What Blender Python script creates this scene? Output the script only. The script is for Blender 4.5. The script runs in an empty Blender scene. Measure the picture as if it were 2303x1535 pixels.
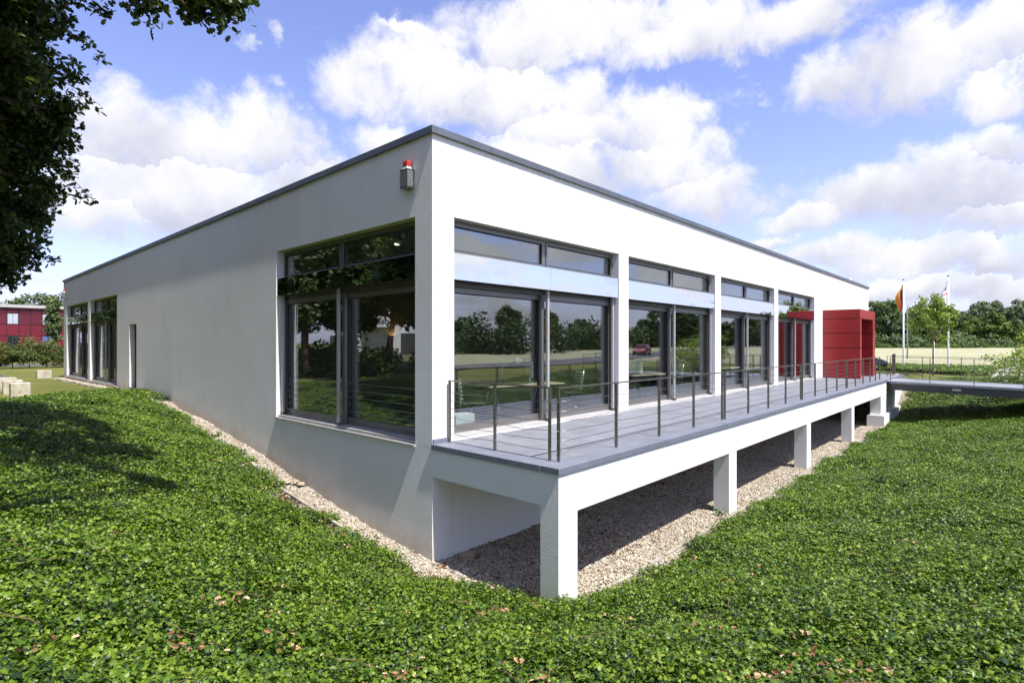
import bpy, math, random
import numpy as np
from mathutils import Vector, Matrix
R = math.radians
rng = np.random.default_rng(7)
random.seed(7)
scene = bpy.context.scene
C = scene.collection

# ------------------------------------------------------------------ camera
cam = bpy.data.cameras.new('camera')
cam.sensor_width = 36.0
cam.lens = 19.415
cam.shift_y = 0.00195
cam.clip_start = 0.05
cam.clip_end = 8000
cam_o = bpy.data.objects.new('camera', cam)
C.objects.link(cam_o)
CAM = Vector((-5.585, -6.874, 1.6))
cam_o.location = CAM
cam_o.rotation_euler = (R(90), 0, R(-47.315))
scene.camera = cam_o

# ------------------------------------------------------------------ light and exposure
SUN_DIR = Vector((0.030, 0.465, -0.885)).normalized()      # direction the light travels
sun = bpy.data.lights.new('sun', 'SUN')
sun.energy = 4.9
sun.angle = R(0.53)
sun.color = (1.0, 0.955, 0.88)
sun_o = bpy.data.objects.new('sun', sun)
C.objects.link(sun_o)
sun_o.rotation_euler = SUN_DIR.to_track_quat('-Z', 'Y').to_euler()
sun_o.location = (0, -20, 40)
scene.view_settings.view_transform = 'Standard'
scene.view_settings.look = 'None'
scene.view_settings.gamma = 1.0
scene.view_settings.use_curve_mapping = False
scene.view_settings.exposure = 0.82
scene.render.engine = 'CYCLES'
scene.cycles.max_bounces = 6
scene.cycles.diffuse_bounces = 4
scene.cycles.adaptive_threshold = 0.02
scene.cycles.transparent_max_bounces = 12
scene.cycles.caustics_reflective = False
scene.cycles.caustics_refractive = False
scene.cycles.use_denoising = True
scene.cycles.sample_clamp_indirect = 6.0

# ------------------------------------------------------------------ sky with clouds
def build_world():
    w = bpy.data.worlds.new('World')
    scene.world = w
    w.use_nodes = True
    w.cycles.sampling_method = 'MANUAL'
    w.cycles.sample_map_resolution = 512
    nt = w.node_tree
    N, L = nt.nodes, nt.links
    N.clear()
    def nd(t, **k):
        n = N.new(t)
        for a, b in k.items():
            setattr(n, a, b)
        return n
    def setin(n, i, v):
        if isinstance(v, bpy.types.NodeSocket):
            L.new(v, n.inputs[i])
        else:
            n.inputs[i].default_value = v
    def math_(op, a, b=0.0, c=0.0):
        n = nd('ShaderNodeMath', operation=op)
        setin(n, 0, a); setin(n, 1, b); setin(n, 2, c)
        return n.outputs[0]
    def mix(f, a, b):
        n = nd('ShaderNodeMix', data_type='RGBA')
        setin(n, 0, f); setin(n, 6, a); setin(n, 7, b)
        return n.outputs[2]
    def smooth(v, lo, hi):
        n = nd('ShaderNodeMapRange', interpolation_type='SMOOTHSTEP')
        setin(n, 0, v); setin(n, 1, lo); setin(n, 2, hi)
        return n.outputs[0]
    tc = nd('ShaderNodeTexCoord')
    d = tc.outputs['Generated']
    sx = nd('ShaderNodeSeparateXYZ'); L.new(d, sx.inputs[0])
    X, Y, Z = sx.outputs
    sky = nd('ShaderNodeTexSky', sky_type='NISHITA')
    sky.sun_disc = False
    sky.sun_elevation = math.asin(-SUN_DIR.z)
    sky.sun_rotation = math.atan2(-SUN_DIR.x, -SUN_DIR.y)
    sky.altitude = 50
    sky.air_density = 1.0
    sky.dust_density = 0.6
    sky.ozone_density = 2.0
    tint = nd('ShaderNodeMix', data_type='RGBA', blend_type='MULTIPLY')
    tint.inputs[0].default_value = 1.0
    L.new(sky.outputs[0], tint.inputs[6])
    tint.inputs[7].default_value = (1.48, 1.25, 1.55, 1)
    # cloud coordinates: direction on a flat cloud deck, stretched towards the horizon
    den = math_('ADD', math_('MAXIMUM', Z, 0.0), 0.16)
    cv = nd('ShaderNodeCombineXYZ')
    L.new(math_('DIVIDE', X, den), cv.inputs[0]); L.new(math_('DIVIDE', Y, den), cv.inputs[1])
    def noise(scale, detail, rough, vec, dist=0.0):
        n = nd('ShaderNodeTexNoise')
        n.inputs['Scale'].default_value = scale
        n.inputs['Detail'].default_value = detail
        n.inputs['Roughness'].default_value = rough
        n.inputs['Distortion'].default_value = dist
        L.new(vec, n.inputs['Vector'])
        return n
    n_big = noise(1.1, 4, 0.5, cv.outputs[0])
    n_mid = noise(9.0, 8, 0.62, d, 0.25)
    n_fine = noise(26.0, 6, 0.65, d, 0.2)
    n_shade = noise(6.0, 5, 0.55, d, 0.1)
    az0 = math_('ARCTAN2', Y, X)
    el0 = math_('ARCSINE', Z)
    wsp = nd('ShaderNodeSeparateColor'); L.new(n_mid.outputs['Color'], wsp.inputs[0])
    az = math_('ADD', az0, math_('MULTIPLY', math_('SUBTRACT', wsp.outputs[0], 0.5), 0.16))
    el = math_('ADD', el0, math_('MULTIPLY', math_('SUBTRACT', wsp.outputs[1], 0.5), 0.12))
    banks = CLOUD_BANKS
    F = None; S = None
    for (a, e, ra, re) in banks:
        u = math_('MULTIPLY', math_('SUBTRACT', az, a), 1.0 / ra)
        v = math_('MULTIPLY', math_('SUBTRACT', el, e), 1.0 / re)
        r2 = math_('MULTIPLY_ADD', u, u, math_('MULTIPLY', v, v))
        f = math_('SUBTRACT', 1.0 if ra > 0.045 else 0.0, r2)
        if F is None:
            F, S = f, v
        else:
            gt = math_('GREATER_THAN', f, F)
            S = math_('MULTIPLY_ADD', math_('SUBTRACT', v, S), gt, S)
            F = math_('SMOOTH_MAX', F, f, 0.5)
    # the rest of the sky: the same broken cumulus from noise alone
    gen = math_('MULTIPLY', math_('SUBTRACT', n_big.outputs[0], 0.525), 9.0)
    fx = math_('ADD', math_('MULTIPLY', X, 0.735), math_('MULTIPLY', Y, 0.678))
    off = math_('SUBTRACT', 1.0, smooth(fx, 0.42, 0.62))
    offz = smooth(Z, 0.56, 0.68)
    off = math_('MAXIMUM', off, offz)
    gen = math_('ADD', gen, math_('MULTIPLY', math_('SUBTRACT', off, 1.0), 9.0))
    F = math_('MAXIMUM', F, gen)
    F = math_('MAXIMUM', F, -1.5)
    dens = math_('ADD', F, math_('MULTIPLY', math_('SUBTRACT', n_mid.outputs[0], 0.5), 2.6))
    dens = math_('ADD', dens, math_('MULTIPLY', math_('SUBTRACT', n_fine.outputs[0], 0.5), 1.7))
    mask = smooth(dens, -0.42, 0.85)
    # cloud tone: bright puffs, blue-grey bellies
    sh = math_('ADD', math_('MULTIPLY', math_('SUBTRACT', n_shade.outputs[0], 0.5), 2.2),
               math_('MULTIPLY', math_('SUBTRACT', n_mid.outputs[0], 0.5), 1.0))
    sh = math_('ADD', sh, math_('MULTIPLY', math_('SUBTRACT', el0, 0.2), 0.7))
    sh = math_('ADD', sh, math_('MULTIPLY', math_('MINIMUM', math_('MAXIMUM', S, -1.3), 1.3), math_('MULTIPLY', math_('SUBTRACT', 1.0, off), 0.42)))
    tone = smooth(sh, -0.72, 0.55)
    ccol = mix(tone, CLOUD_DARK, CLOUD_LIGHT)
    # haze near the horizon
    hz = math_('POWER', math_('SUBTRACT', 1.0, math_('MAXIMUM', math_('MINIMUM', Z, 1.0), 0.0)), 7.0)
    base = mix(math_('MULTIPLY', hz, 0.75), tint.outputs[2], HAZE_COL)
    col = mix(math_('MULTIPLY', mask, 0.97), base, ccol)
    bg = nd('ShaderNodeBackground')
    L.new(col, bg.inputs[0])
    bg.inputs[1].default_value = 0.1
    out = nd('ShaderNodeOutputWorld')
    L.new(bg.outputs[0], out.inputs[0])
CLOUD_LIGHT = (6.2, 6.15, 6.25, 1)
CLOUD_DARK = (3.6, 3.72, 4.55, 1)
HAZE_COL = (3.1, 3.75, 5.7, 1)
CLOUD_BANKS = [(1.346, 0.304, 0.104, 0.066), (1.189, 0.311, 0.151, 0.072), (1.271, 0.227, 0.199, 0.073), (1.094, 0.246, 0.106, 0.085), (1.373, 0.194, 0.084, 0.038), (0.882, 0.441, 0.18, 0.078), (1.006, 0.425, 0.083, 0.048), (0.77, 0.418, 0.12, 0.06), (0.738, 0.514, 0.16, 0.055), (0.602, 0.528, 0.187, 0.045), (0.427, 0.493, 0.166, 0.042), (0.27, 0.483, 0.14, 0.034), (0.602, 0.408, 0.087, 0.06), (0.532, 0.369, 0.13, 0.065), (0.658, 0.305, 0.205, 0.069), (0.486, 0.303, 0.15, 0.057), (0.398, 0.253, 0.107, 0.046), (0.626, 0.361, 0.158, 0.042), (0.363, 0.404, 0.042, 0.032), (0.119, 0.385, 0.138, 0.064), (0.03, 0.398, 0.083, 0.057), (0.227, 0.387, 0.067, 0.042), (0.025, 0.333, 0.055, 0.043), (0.078, 0.219, 0.115, 0.057), (0.168, 0.22, 0.096, 0.045), (0.27, 0.199, 0.064, 0.026), (0.016, 0.26, 0.049, 0.034), (0.021, 0.174, 0.068, 0.029), (0.296, 0.163, 0.052, 0.016), (0.203, 0.132, 0.106, 0.028), (0.083, 0.128, 0.111, 0.028), (0.021, 0.079, 0.072, 0.027), (0.146, 0.081, 0.088, 0.026), (1.203, 0.455, 0.022, 0.016), (1.083, 0.497, 0.027, 0.016), (1.16, 0.483, 0.02, 0.02), (0.945, 0.506, 0.046, 0.012), (1.452, 0.09, 0.042, 0.017), (1.479, 0.067, 0.04, 0.015), (0.96, 0.342, 0.069, 0.042)]
build_world()

# ------------------------------------------------------------------ helpers: objects
ORIGIN = {}
def tag(o, label=None, cat=None, group=None, kind=None):
    if label: o['label'] = label
    if cat: o['category'] = cat
    if group: o['group'] = group
    if kind: o['kind'] = kind
    return o
def link(o, parent=None):
    C.objects.link(o)
    if parent is not None:
        o.parent = parent
    return o
def thing(name, label, cat, loc=(0, 0, 0), group=None, rotz=0.0):
    o = bpy.data.objects.new(name, None)
    o.empty_display_size = 0.3
    C.objects.link(o)
    o.location = loc
    o.rotation_euler = (0, 0, rotz)
    ORIGIN[o.name] = Vector(loc)
    return tag(o, label, cat, group)
def origin_of(p):
    return ORIGIN.get(p.name, Vector((0, 0, 0))) if p is not None else Vector((0, 0, 0))
def copy_tree(o, parent=None, loc=None, rotz=None, label=None, group=None, scale=None):
    c = o.copy()
    C.objects.link(c)
    c.parent = parent
    if loc is not None: c.location = loc
    if rotz is not None: c.rotation_euler = (0, 0, rotz)
    if scale is not None: c.scale = (scale,) * 3 if not hasattr(scale, '__len__') else scale
    if label: c['label'] = label
    if group: c['group'] = group
    for ch in list(o.children):
        copy_tree(ch, c)
    return c

class MB:
    """collects quads / polygons in world coordinates (or local when loc=True)"""
    def __init__(s):
        s.v = []; s.f = []; s.sm = []
    def face(s, pts, smooth=False):
        b = len(s.v)
        s.v += [tuple(p) for p in pts]
        s.f.append(tuple(range(b, b + len(pts)))); s.sm.append(smooth)
        return s
    def box(s, x0, x1, y0, y1, z0, z1):
        b = len(s.v)
        s.v += [(x0, y0, z0), (x1, y0, z0), (x1, y1, z0), (x0, y1, z0), (x0, y0, z1), (x1, y0, z1), (x1, y1, z1), (x0, y1, z1)]
        for q in ((0, 3, 2, 1), (4, 5, 6, 7), (0, 1, 5, 4), (1, 2, 6, 5), (2, 3, 7, 6), (3, 0, 4, 7)):
            s.f.append(tuple(b + i for i in q)); s.sm.append(False)
        return s
    def bbox(s, x0, x1, y0, y1, z0, z1, b=0.01):
        """box with chamfered edges"""
        import itertools
        vs = {}
        base = len(s.v)
        lo = (x0, y0, z0); hi = (x1, y1, z1)
        def P(ax, sg):   # corner vertex moved inwards on all axes but ax
            p = []
            for k in range(3):
                e = hi[k] if sg[k] else lo[k]
                if k != ax: e += -b if sg[k] else b
                p.append(e)
            return tuple(p)
        for sg in itertools.product((0, 1), repeat=3):
            for ax in range(3):
                vs[(ax, sg)] = len(s.v); s.v.append(P(ax, sg))
        def add(idx):
            c = Vector(((x0 + x1) / 2, (y0 + y1) / 2, (z0 + z1) / 2))
            p = [Vector(s.v[i]) for i in idx]
            n = (p[1] - p[0]).cross(p[2] - p[0])
            m = sum(p, Vector()) / len(p)
            if n.dot(m - c) < 0: idx = idx[::-1]
            s.f.append(tuple(idx)); s.sm.append(False)
        for ax in range(3):
            o1, o2 = [k for k in range(3) if k != ax]
            for sd in (0, 1):
                q = []
                for a, c in ((0, 0), (1, 0), (1, 1), (0, 1)):
                    sg = [0, 0, 0]; sg[ax] = sd; sg[o1] = a; sg[o2] = c
                    q.append(vs[(ax, tuple(sg))])
                add(q)
        for ax in range(3):      # edges along axis ax
            o1, o2 = [k for k in range(3) if k != ax]
            for a in (0, 1):
                for c in (0, 1):
                    s0 = [0, 0, 0]; s0[o1] = a; s0[o2] = c; s1 = list(s0); s1[ax] = 1
                    add([vs[(o1, tuple(s0))], vs[(o2, tuple(s0))], vs[(o2, tuple(s1))], vs[(o1, tuple(s1))]])
        for sg in itertools.product((0, 1), repeat=3):
            add([vs[(0, sg)], vs[(1, sg)], vs[(2, sg)]])
        return s
    def prism(s, poly, z0, z1):
        n = len(poly); b = len(s.v)
        s.v += [(p[0], p[1], z0) for p in poly] + [(p[0], p[1], z1) for p in poly]
        s.f.append(tuple(b + i for i in range(n))[::-1]); s.f.append(tuple(b + n + i for i in range(n)))
        for i in range(n):
            j = (i + 1) % n
            s.f.append((b + i, b + j, b + n + j, b + n + i))
        s.sm += [False] * (n + 2)
        return s
    def tube(s, pts, r, n=8, cap=True):
        pts = [Vector(p) for p in pts]
        rs = r if hasattr(r, '__len__') else [r] * len(pts)
        b = len(s.v)
        up = Vector((0, 0, 1))
        prev = None
        for i, p in enumerate(pts):
            t = (pts[min(i + 1, len(pts) - 1)] - pts[max(i - 1, 0)]).normalized()
            if prev is None:
                a = t.cross(up)
                if a.length < 1e-3: a = t.cross(Vector((1, 0, 0)))
            else:
                a = prev - t * prev.dot(t)
            a.normalize(); prev = a
            c = t.cross(a)
            for k in range(n):
                an = 2 * math.pi * k / n
                s.v.append(tuple(p + (a * math.cos(an) + c * math.sin(an)) * rs[i]))
        for i in range(len(pts) - 1):
            for k in range(n):
                j = (k + 1) % n
                s.f.append((b + i * n + k, b + (i + 1) * n + k, b + (i + 1) * n + j, b + i * n + j)); s.sm.append(True)
        if cap:
            s.f.append(tuple(b + k for k in range(n))); s.sm.append(False)
            e = b + (len(pts) - 1) * n
            s.f.append(tuple(e + k for k in range(n))[::-1]); s.sm.append(False)
        return s
    def xform(s, M, start=0):
        s.v[start:] = [tuple(M @ Vector(p)) for p in s.v[start:]]
        return s
    def mesh(s, name, mat, off=Vector((0, 0, 0))):
        me = bpy.data.meshes.new(name)
        me.from_pydata([(p[0] - off[0], p[1] - off[1], p[2] - off[2]) for p in s.v], [], s.f)
        me.polygons.foreach_set('use_smooth', s.sm)
        if mat: me.materials.append(mat)
        me.update()
        return me
    def build(s, name, mat, parent=None, local=False):
        off = Vector((0, 0, 0)) if local or parent is None else origin_of(parent)
        o = bpy.data.objects.new(name, s.mesh(name, mat, off))
        ORIGIN[o.name] = origin_of(parent)
        return link(o, parent)

def box_part(name, mat, parent, *a, **k):
    return MB().box(*a).build(name, mat, parent, **k)

def np_mesh(name, V, F, mat, rnd=None, smooth=False):
    """V (n,3), F (m,k) -> mesh, rnd = per-vertex float attribute"""
    me = bpy.data.meshes.new(name)
    V = np.ascontiguousarray(V, dtype=np.float32); F = np.ascontiguousarray(F, dtype=np.int32)
    m, k = F.shape
    me.vertices.add(len(V)); me.vertices.foreach_set('co', V.ravel())
    me.loops.add(m * k); me.loops.foreach_set('vertex_index', F.ravel())
    me.polygons.add(m)
    me.polygons.foreach_set('loop_start', np.arange(0, m * k, k, dtype=np.int32))
    me.polygons.foreach_set('use_smooth', np.full(m, smooth))
    if rnd is not None:
        a = me.attributes.new('rnd', 'FLOAT', 'POINT')
        a.data.foreach_set('value', np.ascontiguousarray(rnd, dtype=np.float32))
    if mat: me.materials.append(mat)
    me.update(calc_edges=True)
    me.validate()
    return me
def frames(nrm, g):
    """rotation matrices whose z column is nrm, random spin"""
    n = nrm / np.linalg.norm(nrm, axis=1, keepdims=True)
    t = g.normal(size=n.shape)
    t -= n * (t * n).sum(1, keepdims=True)
    t /= np.linalg.norm(t, axis=1, keepdims=True)
    b = np.cross(n, t)
    return np.stack([t, b, n], axis=2)
def scatter(tv, tf, pos, M, s):
    """copies of a template: verts (n,3), faces (m,k)"""
    n = len(pos)
    V = np.einsum('nij,kj->nki', M, tv) * s[:, None, None] + pos[:, None, :]
    F = tf[None] + (np.arange(n) * len(tv))[:, None, None]
    return V.reshape(-1, 3), F.reshape(-1, tf.shape[1])

# ------------------------------------------------------------------ materials
class NT:
    def __init__(s, name):
        s.m = bpy.data.materials.new(name)
        s.m.use_nodes = True
        s.t = s.m.node_tree
        s.t.nodes.clear()
        s.out = s.n('ShaderNodeOutputMaterial')
    def n(s, t, **k):
        x = s.t.nodes.new(t)
        for a, b in k.items(): setattr(x, a, b)
        return x
    def l(s, a, b): s.t.links.new(a, b)
    def put(s, node, key, v):
        if isinstance(v, bpy.types.NodeSocket): s.l(v, node.inputs[key])
        else: node.inputs[key].default_value = v
    def pos(s):
        return s.n('ShaderNodeNewGeometry').outputs['Position']
    def noise(s, scale, detail=4, rough=0.55, vec=None, dist=0.0):
        x = s.n('ShaderNodeTexNoise')
        x.inputs['Scale'].default_value = scale; x.inputs['Detail'].default_value = detail
        x.inputs['Roughness'].default_value = rough; x.inputs['Distortion'].default_value = dist
        s.l(vec if vec is not None else s.pos(), x.inputs['Vector'])
        return x.outputs[0]
    def math(s, op, a, b=0.0, c=0.0):
        x = s.n('ShaderNodeMath', operation=op)
        s.put(x, 0, a); s.put(x, 1, b); s.put(x, 2, c)
        return x.outputs[0]
    def mix(s, f, a, b, bt='MIX'):
        x = s.n('ShaderNodeMix', data_type='RGBA', blend_type=bt)
        s.put(x, 0, f); s.put(x, 6, a); s.put(x, 7, b)
        return x.outputs[2]
    def ramp(s, f, stops, interp='LINEAR'):
        x = s.n('ShaderNodeValToRGB')
        x.color_ramp.interpolation = interp
        e = x.color_ramp.elements
        while len(e) < len(stops): e.new(0.5)
        for i, (p, c) in enumerate(stops):
            e[i].position = p; e[i].color = (*c, 1) if len(c) == 3 else c
        s.l(f, x.inputs[0])
        return x.outputs[0]
    def rng(s, v, a, b, c, d, smooth=False):
        x = s.n('ShaderNodeMapRange')
        if smooth: x.interpolation_type = 'SMOOTHSTEP'
        s.put(x, 0, v); s.put(x, 1, a); s.put(x, 2, b); s.put(x, 3, c); s.put(x, 4, d)
        return x.outputs[0]
    def scaled(s, v, sc):
        x = s.n('ShaderNodeMapping')
        s.l(v, x.inputs[0]); x.inputs['Scale'].default_value = sc
        return x.outputs[0]
    def bump(s, h, strength=0.3, dist=0.01, normal=None):
        x = s.n('ShaderNodeBump')
        x.inputs['Strength'].default_value = strength; x.inputs['Distance'].default_value = dist
        s.l(h, x.inputs['Height'])
        if normal is not None: s.l(normal, x.inputs['Normal'])
        return x.outputs[0]
    def principled(s, col, rough=0.6, metal=0.0, spec=0.5, normal=None, coat=0.0):
        x = s.n('ShaderNodeBsdfPrincipled')
        s.put(x, 'Base Color', (*col, 1) if isinstance(col, tuple) and len(col) == 3 else col)
        s.put(x, 'Roughness', rough); s.put(x, 'Metallic', metal); s.put(x, 'Specular IOR Level', spec)
        if coat: s.put(x, 'Coat Weight', coat)
        if normal is not None: s.l(normal, x.inputs['Normal'])
        return x.outputs[0]
    def done(s, sh):
        s.l(sh, s.out.inputs['Surface'])
        return s.m

def simple(name, col, rough=0.6, metal=0.0, spec=0.5, var=0.12, vs=3.0, bump=0.0, bs=60.0, bd=0.004, coat=0.0):
    t = NT(name)
    f = t.noise(vs, 5, 0.6)
    lo = tuple(c * (1 - var) for c in col); hi = tuple(min(1, c * (1 + var)) for c in col)
    c = t.ramp(f, [(0.3, lo), (0.7, hi)])
    r = t.rng(t.noise(vs * 3.1, 3), 0.3, 0.7, rough * 0.88, min(1, rough * 1.12))
    nm = t.bump(t.noise(bs, 4, 0.6), bump, bd) if bump else None
    return t.done(t.principled(c, r, metal, spec, nm, coat))

def stucco_mat():
    t = NT('white_render')
    p = t.pos()
    fine = t.noise(55, 3, 0.6, p)
    grit = t.n('ShaderNodeTexVoronoi'); grit.inputs['Scale'].default_value = 62; t.l(p, grit.inputs['Vector'])
    wave = t.noise(1.3, 4, 0.5, p)
    streak = t.math('ADD', t.math('MULTIPLY', t.noise(0.55, 5, 0.6, p), 0.65), t.math('MULTIPLY', t.noise(1.0, 4, 0.6, t.scaled(p, (1.6, 1.6, 0.25))), 0.35))
    h = t.math('ADD', t.math('MULTIPLY', fine, 0.6), t.math('MULTIPLY', grit.outputs['Distance'], 0.5))
    nm = t.bump(h, 0.6, 0.011)
    nm = t.bump(wave, 0.2, 0.06, nm)
    c = t.ramp(streak, [(0.3, (0.70, 0.69, 0.665)), (0.5, (0.765, 0.755, 0.735)), (0.75, (0.80, 0.79, 0.775))])
    # splash stain on the foot of the wall
    sz = t.n('ShaderNodeSeparateXYZ'); t.l(p, sz.inputs[0])
    foot = t.ramp(t.math('MULTIPLY', sz.outputs[1], 1 / 31.3), [(y_ / 31.3, ((z_ + 2) / 2,) * 3) for y_, z_ in ((0, -1.87), (2.2, -1.66), (3.9, -1.42), (6, -1.07), (8.2, -.8), (10.5, -.545), (13, -.29), (17, -.22), (31, -.28))])
    hgt = t.math('SUBTRACT', sz.outputs[2], t.math('SUBTRACT', t.math('MULTIPLY', foot, 2.0), 2.0))
    hgt = t.math('ADD', hgt, t.math('MULTIPLY', t.math('SUBTRACT', t.noise(2.2, 5, 0.65, p), 0.5), 0.5))
    splash = t.math('MULTIPLY', t.rng(hgt, 0.0, 0.42, 0.55, 0.0, True), t.rng(sz.outputs[0], 0.02, 0.03, 1.0, 0.0))
    drip = t.math('MULTIPLY', t.rng(t.noise(1.0, 4, 0.6, t.scaled(p, (7, 7, 0.12))), 0.52, 0.72, 0.0, 1.0, True), t.rng(sz.outputs[2], 3.2, 4.95, 0.0, 0.16))
    c = t.mix(splash, c, (0.42, 0.35, 0.27, 1))
    c = t.mix(drip, c, (0.40, 0.39, 0.37, 1))
    return t.done(t.principled(c, 0.85, 0, 0.25, nm))
def tile_panel_mat():
    t = NT('white_grid_panel')
    p = t.pos()
    br = t.n('ShaderNodeTexBrick'); br.offset = 0.0
    br.inputs['Scale'].default_value = 1.0; br.inputs['Mortar Size'].default_value = 0.004
    br.inputs['Brick Width'].default_value = 0.045; br.inputs['Row Height'].default_value = 0.045
    br.inputs['Mortar Smooth'].default_value = 0.2
    br.inputs['Color1'].default_value = (0.90, 0.89, 0.87, 1); br.inputs['Color2'].default_value = (0.88, 0.87, 0.85, 1)
    br.inputs['Mortar'].default_value = (0.66, 0.66, 0.65, 1)
    mp = t.n('ShaderNodeMapping'); mp.inputs['Rotation'].default_value = (R(90), 0, 0)
    sw = t.n('ShaderNodeCombineXYZ'); sp = t.n('ShaderNodeSeparateXYZ'); t.l(p, sp.inputs[0])
    t.l(sp.outputs[0], sw.inputs[0]); t.l(sp.outputs[2], sw.inputs[1])
    t.l(sw.outputs[0], br.inputs['Vector'])
    nm = t.bump(t.math('SUBTRACT', 1.0, br.outputs['Fac']), 0.12, 0.004)
    return t.done(t.principled(br.outputs['Color'], 0.6, 0, 0.4, nm))
def zinc_mat(name, col, rough, metal):
    t = NT(name)
    p = t.pos()
    a = t.noise(1.7, 6, 0.65, p); b = t.noise(14, 5, 0.7, t.scaled(p, (1, 1, 0.3)))
    f = t.math('ADD', t.math('MULTIPLY', a, 0.6), t.math('MULTIPLY', b, 0.4))
    c = t.ramp(f, [(0.3, tuple(x * 0.72 for x in col)), (0.5, col), (0.72, tuple(x * 1.3 for x in col))])
    return t.done(t.principled(c, t.rng(b, 0.3, 0.7, rough * 0.8, rough * 1.2), metal, 0.5, t.bump(b, 0.08, 0.004)))
def deck_mat():
    t = NT('blue_grey_deck_stone')
    p = t.pos()
    g = t.noise(220, 2, 0.7, p); a = t.noise(1.2, 5, 0.6, p); st = t.noise(5, 5, 0.7, p)
    f = t.math('ADD', t.math('MULTIPLY', g, 0.45), t.math('ADD', t.math('MULTIPLY', a, 0.3), t.math('MULTIPLY', st, 0.25)))
    c = t.ramp(f, [(0.32, (0.105, 0.110, 0.130)), (0.5, (0.172, 0.180, 0.21)), (0.68, (0.265, 0.275, 0.31))])
    return t.done(t.principled(c, 0.62, 0, 0.4, t.bump(g, 0.15, 0.002)))
def glass_mat(name, tint=(0.88, 0.93, 0.91), ior=2.5):
    t = NT(name)
    tr = t.n('ShaderNodeBsdfTransparent'); tr.inputs[0].default_value = (*tint, 1)
    gl = t.n('ShaderNodeBsdfGlossy'); gl.inputs['Roughness'].default_value = 0.0; gl.inputs[0].default_value = (0.95, 0.97, 1, 1)
    w = t.noise(0.8, 1, 0.3)
    t.l(t.bump(w, 0.05, 0.02), gl.inputs['Normal'])
    fr = t.n('ShaderNodeFresnel')
    bf = t.n('ShaderNodeNewGeometry').outputs['Backfacing']         # thin pane: same reflectance on both faces
    t.l(t.rng(bf, 0.0, 1.0, ior, 1.0 / ior), fr.inputs['IOR'])
    mx = t.n('ShaderNodeMixShader')
    t.l(fr.outputs[0], mx.inputs[0]); t.l(tr.outputs[0], mx.inputs[1]); t.l(gl.outputs[0], mx.inputs[2])
    return t.done(mx.outputs[0])
def mirror_mat():
    t = NT('mirror_polished_panel')
    w = t.noise(1.1, 2, 0.45, t.scaled(t.pos(), (1, 1, 2.2)))
    return t.done(t.principled((0.80, 0.83, 0.88), 0.015, 1.0, 0.5, t.bump(w, 0.16, 0.03)))
def leaf_mat(name, stops, rough=0.42, spec=0.5, trans=0.28, objvar=0.25, patch=0.0):
    t = NT(name)
    at = t.n('ShaderNodeAttribute'); at.attribute_name = 'rnd'
    oi = t.n('ShaderNodeObjectInfo')
    f = t.math('ADD', at.outputs['Fac'], t.math('MULTIPLY', t.math('SUBTRACT', oi.outputs['Random'], 0.5), objvar))
    if patch:
        f = t.math('ADD', f, t.math('MULTIPLY', t.math('SUBTRACT', t.noise(0.9, 4, 0.6), 0.5), patch))
    c = t.ramp(f, stops)
    pr = t.principled(c, rough, 0, spec)
    tl = t.n('ShaderNodeBsdfTranslucent')
    t.l(t.mix(1.0, c, (1.15, 1.3, 0.55, 1), 'MULTIPLY'), tl.inputs[0])
    mx = t.n('ShaderNodeMixShader'); mx.inputs[0].default_value = trans
    t.l(pr, mx.inputs[1]); t.l(tl.outputs[0], mx.inputs[2])
    return t.done(mx.outputs[0])
def pebble_mat():
    t = NT('pebbles')
    at = t.n('ShaderNodeAttribute'); at.attribute_name = 'rnd'
    c = t.ramp(at.outputs['Fac'], [(0.0, (0.15, 0.12, 0.09)), (0.18, (0.28, 0.22, 0.155)), (0.35, (0.40, 0.335, 0.245)), (0.55, (0.48, 0.42, 0.325)),
                                   (0.75, (0.33, 0.325, 0.31)), (0.9, (0.55, 0.50, 0.42)), (1.0, (0.66, 0.63, 0.57))])
    return t.done(t.principled(c, 0.7, 0, 0.35, t.bump(t.noise(90, 3), 0.2, 0.003)))
def gravel_bed_mat():
    t = NT('gravel_floor')
    v = t.n('ShaderNodeTexVoronoi'); v.inputs['Scale'].default_value = 38; t.l(t.pos(), v.inputs['Vector'])
    sc = t.n('ShaderNodeSeparateColor'); t.l(v.outputs['Color'], sc.inputs[0])
    c = t.ramp(sc.outputs[0], [(0.0, (0.13, 0.095, 0.07)), (0.4, (0.30, 0.24, 0.17)), (0.8, (0.40, 0.34, 0.27)), (1.0, (0.5, 0.46, 0.4))])
    return t.done(t.principled(c, 0.85, 0, 0.3, t.bump(v.outputs['Distance'], 0.9, 0.02)))
def soil_mat():
    t = NT('dark_soil')
    c = t.ramp(t.noise(7, 8, 0.7), [(0.3, (0.035, 0.024, 0.016)), (0.55, (0.075, 0.05, 0.034)), (0.75, (0.14, 0.1, 0.07))])
    return t.done(t.principled(c, 0.95, 0, 0.2, t.bump(t.noise(40, 5, 0.7), 0.8, 0.03)))
def lawn_mat(name, a, b, c3, sc=1.0):
    t = NT(name)
    p = t.pos()
    f = t.math('ADD', t.math('MULTIPLY', t.noise(0.5 * sc, 6, 0.65, p), 0.5), t.math('MULTIPLY', t.noise(9 * sc, 5, 0.75, p), 0.5))
    c = t.ramp(f, [(0.33, a), (0.5, b), (0.66, c3)])
    return t.done(t.principled(c, 0.9, 0, 0.2, t.bump(t.noise(60 * sc, 4, 0.75, p), 0.8, 0.04)))
def asphalt_mat():
    t = NT('asphalt')
    c = t.ramp(t.noise(3, 6, 0.7), [(0.3, (0.075, 0.075, 0.08)), (0.7, (0.13, 0.13, 0.135))])
    return t.done(t.principled(c, 0.85, 0, 0.3, t.bump(t.noise(180, 3), 0.4, 0.006)))
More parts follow.
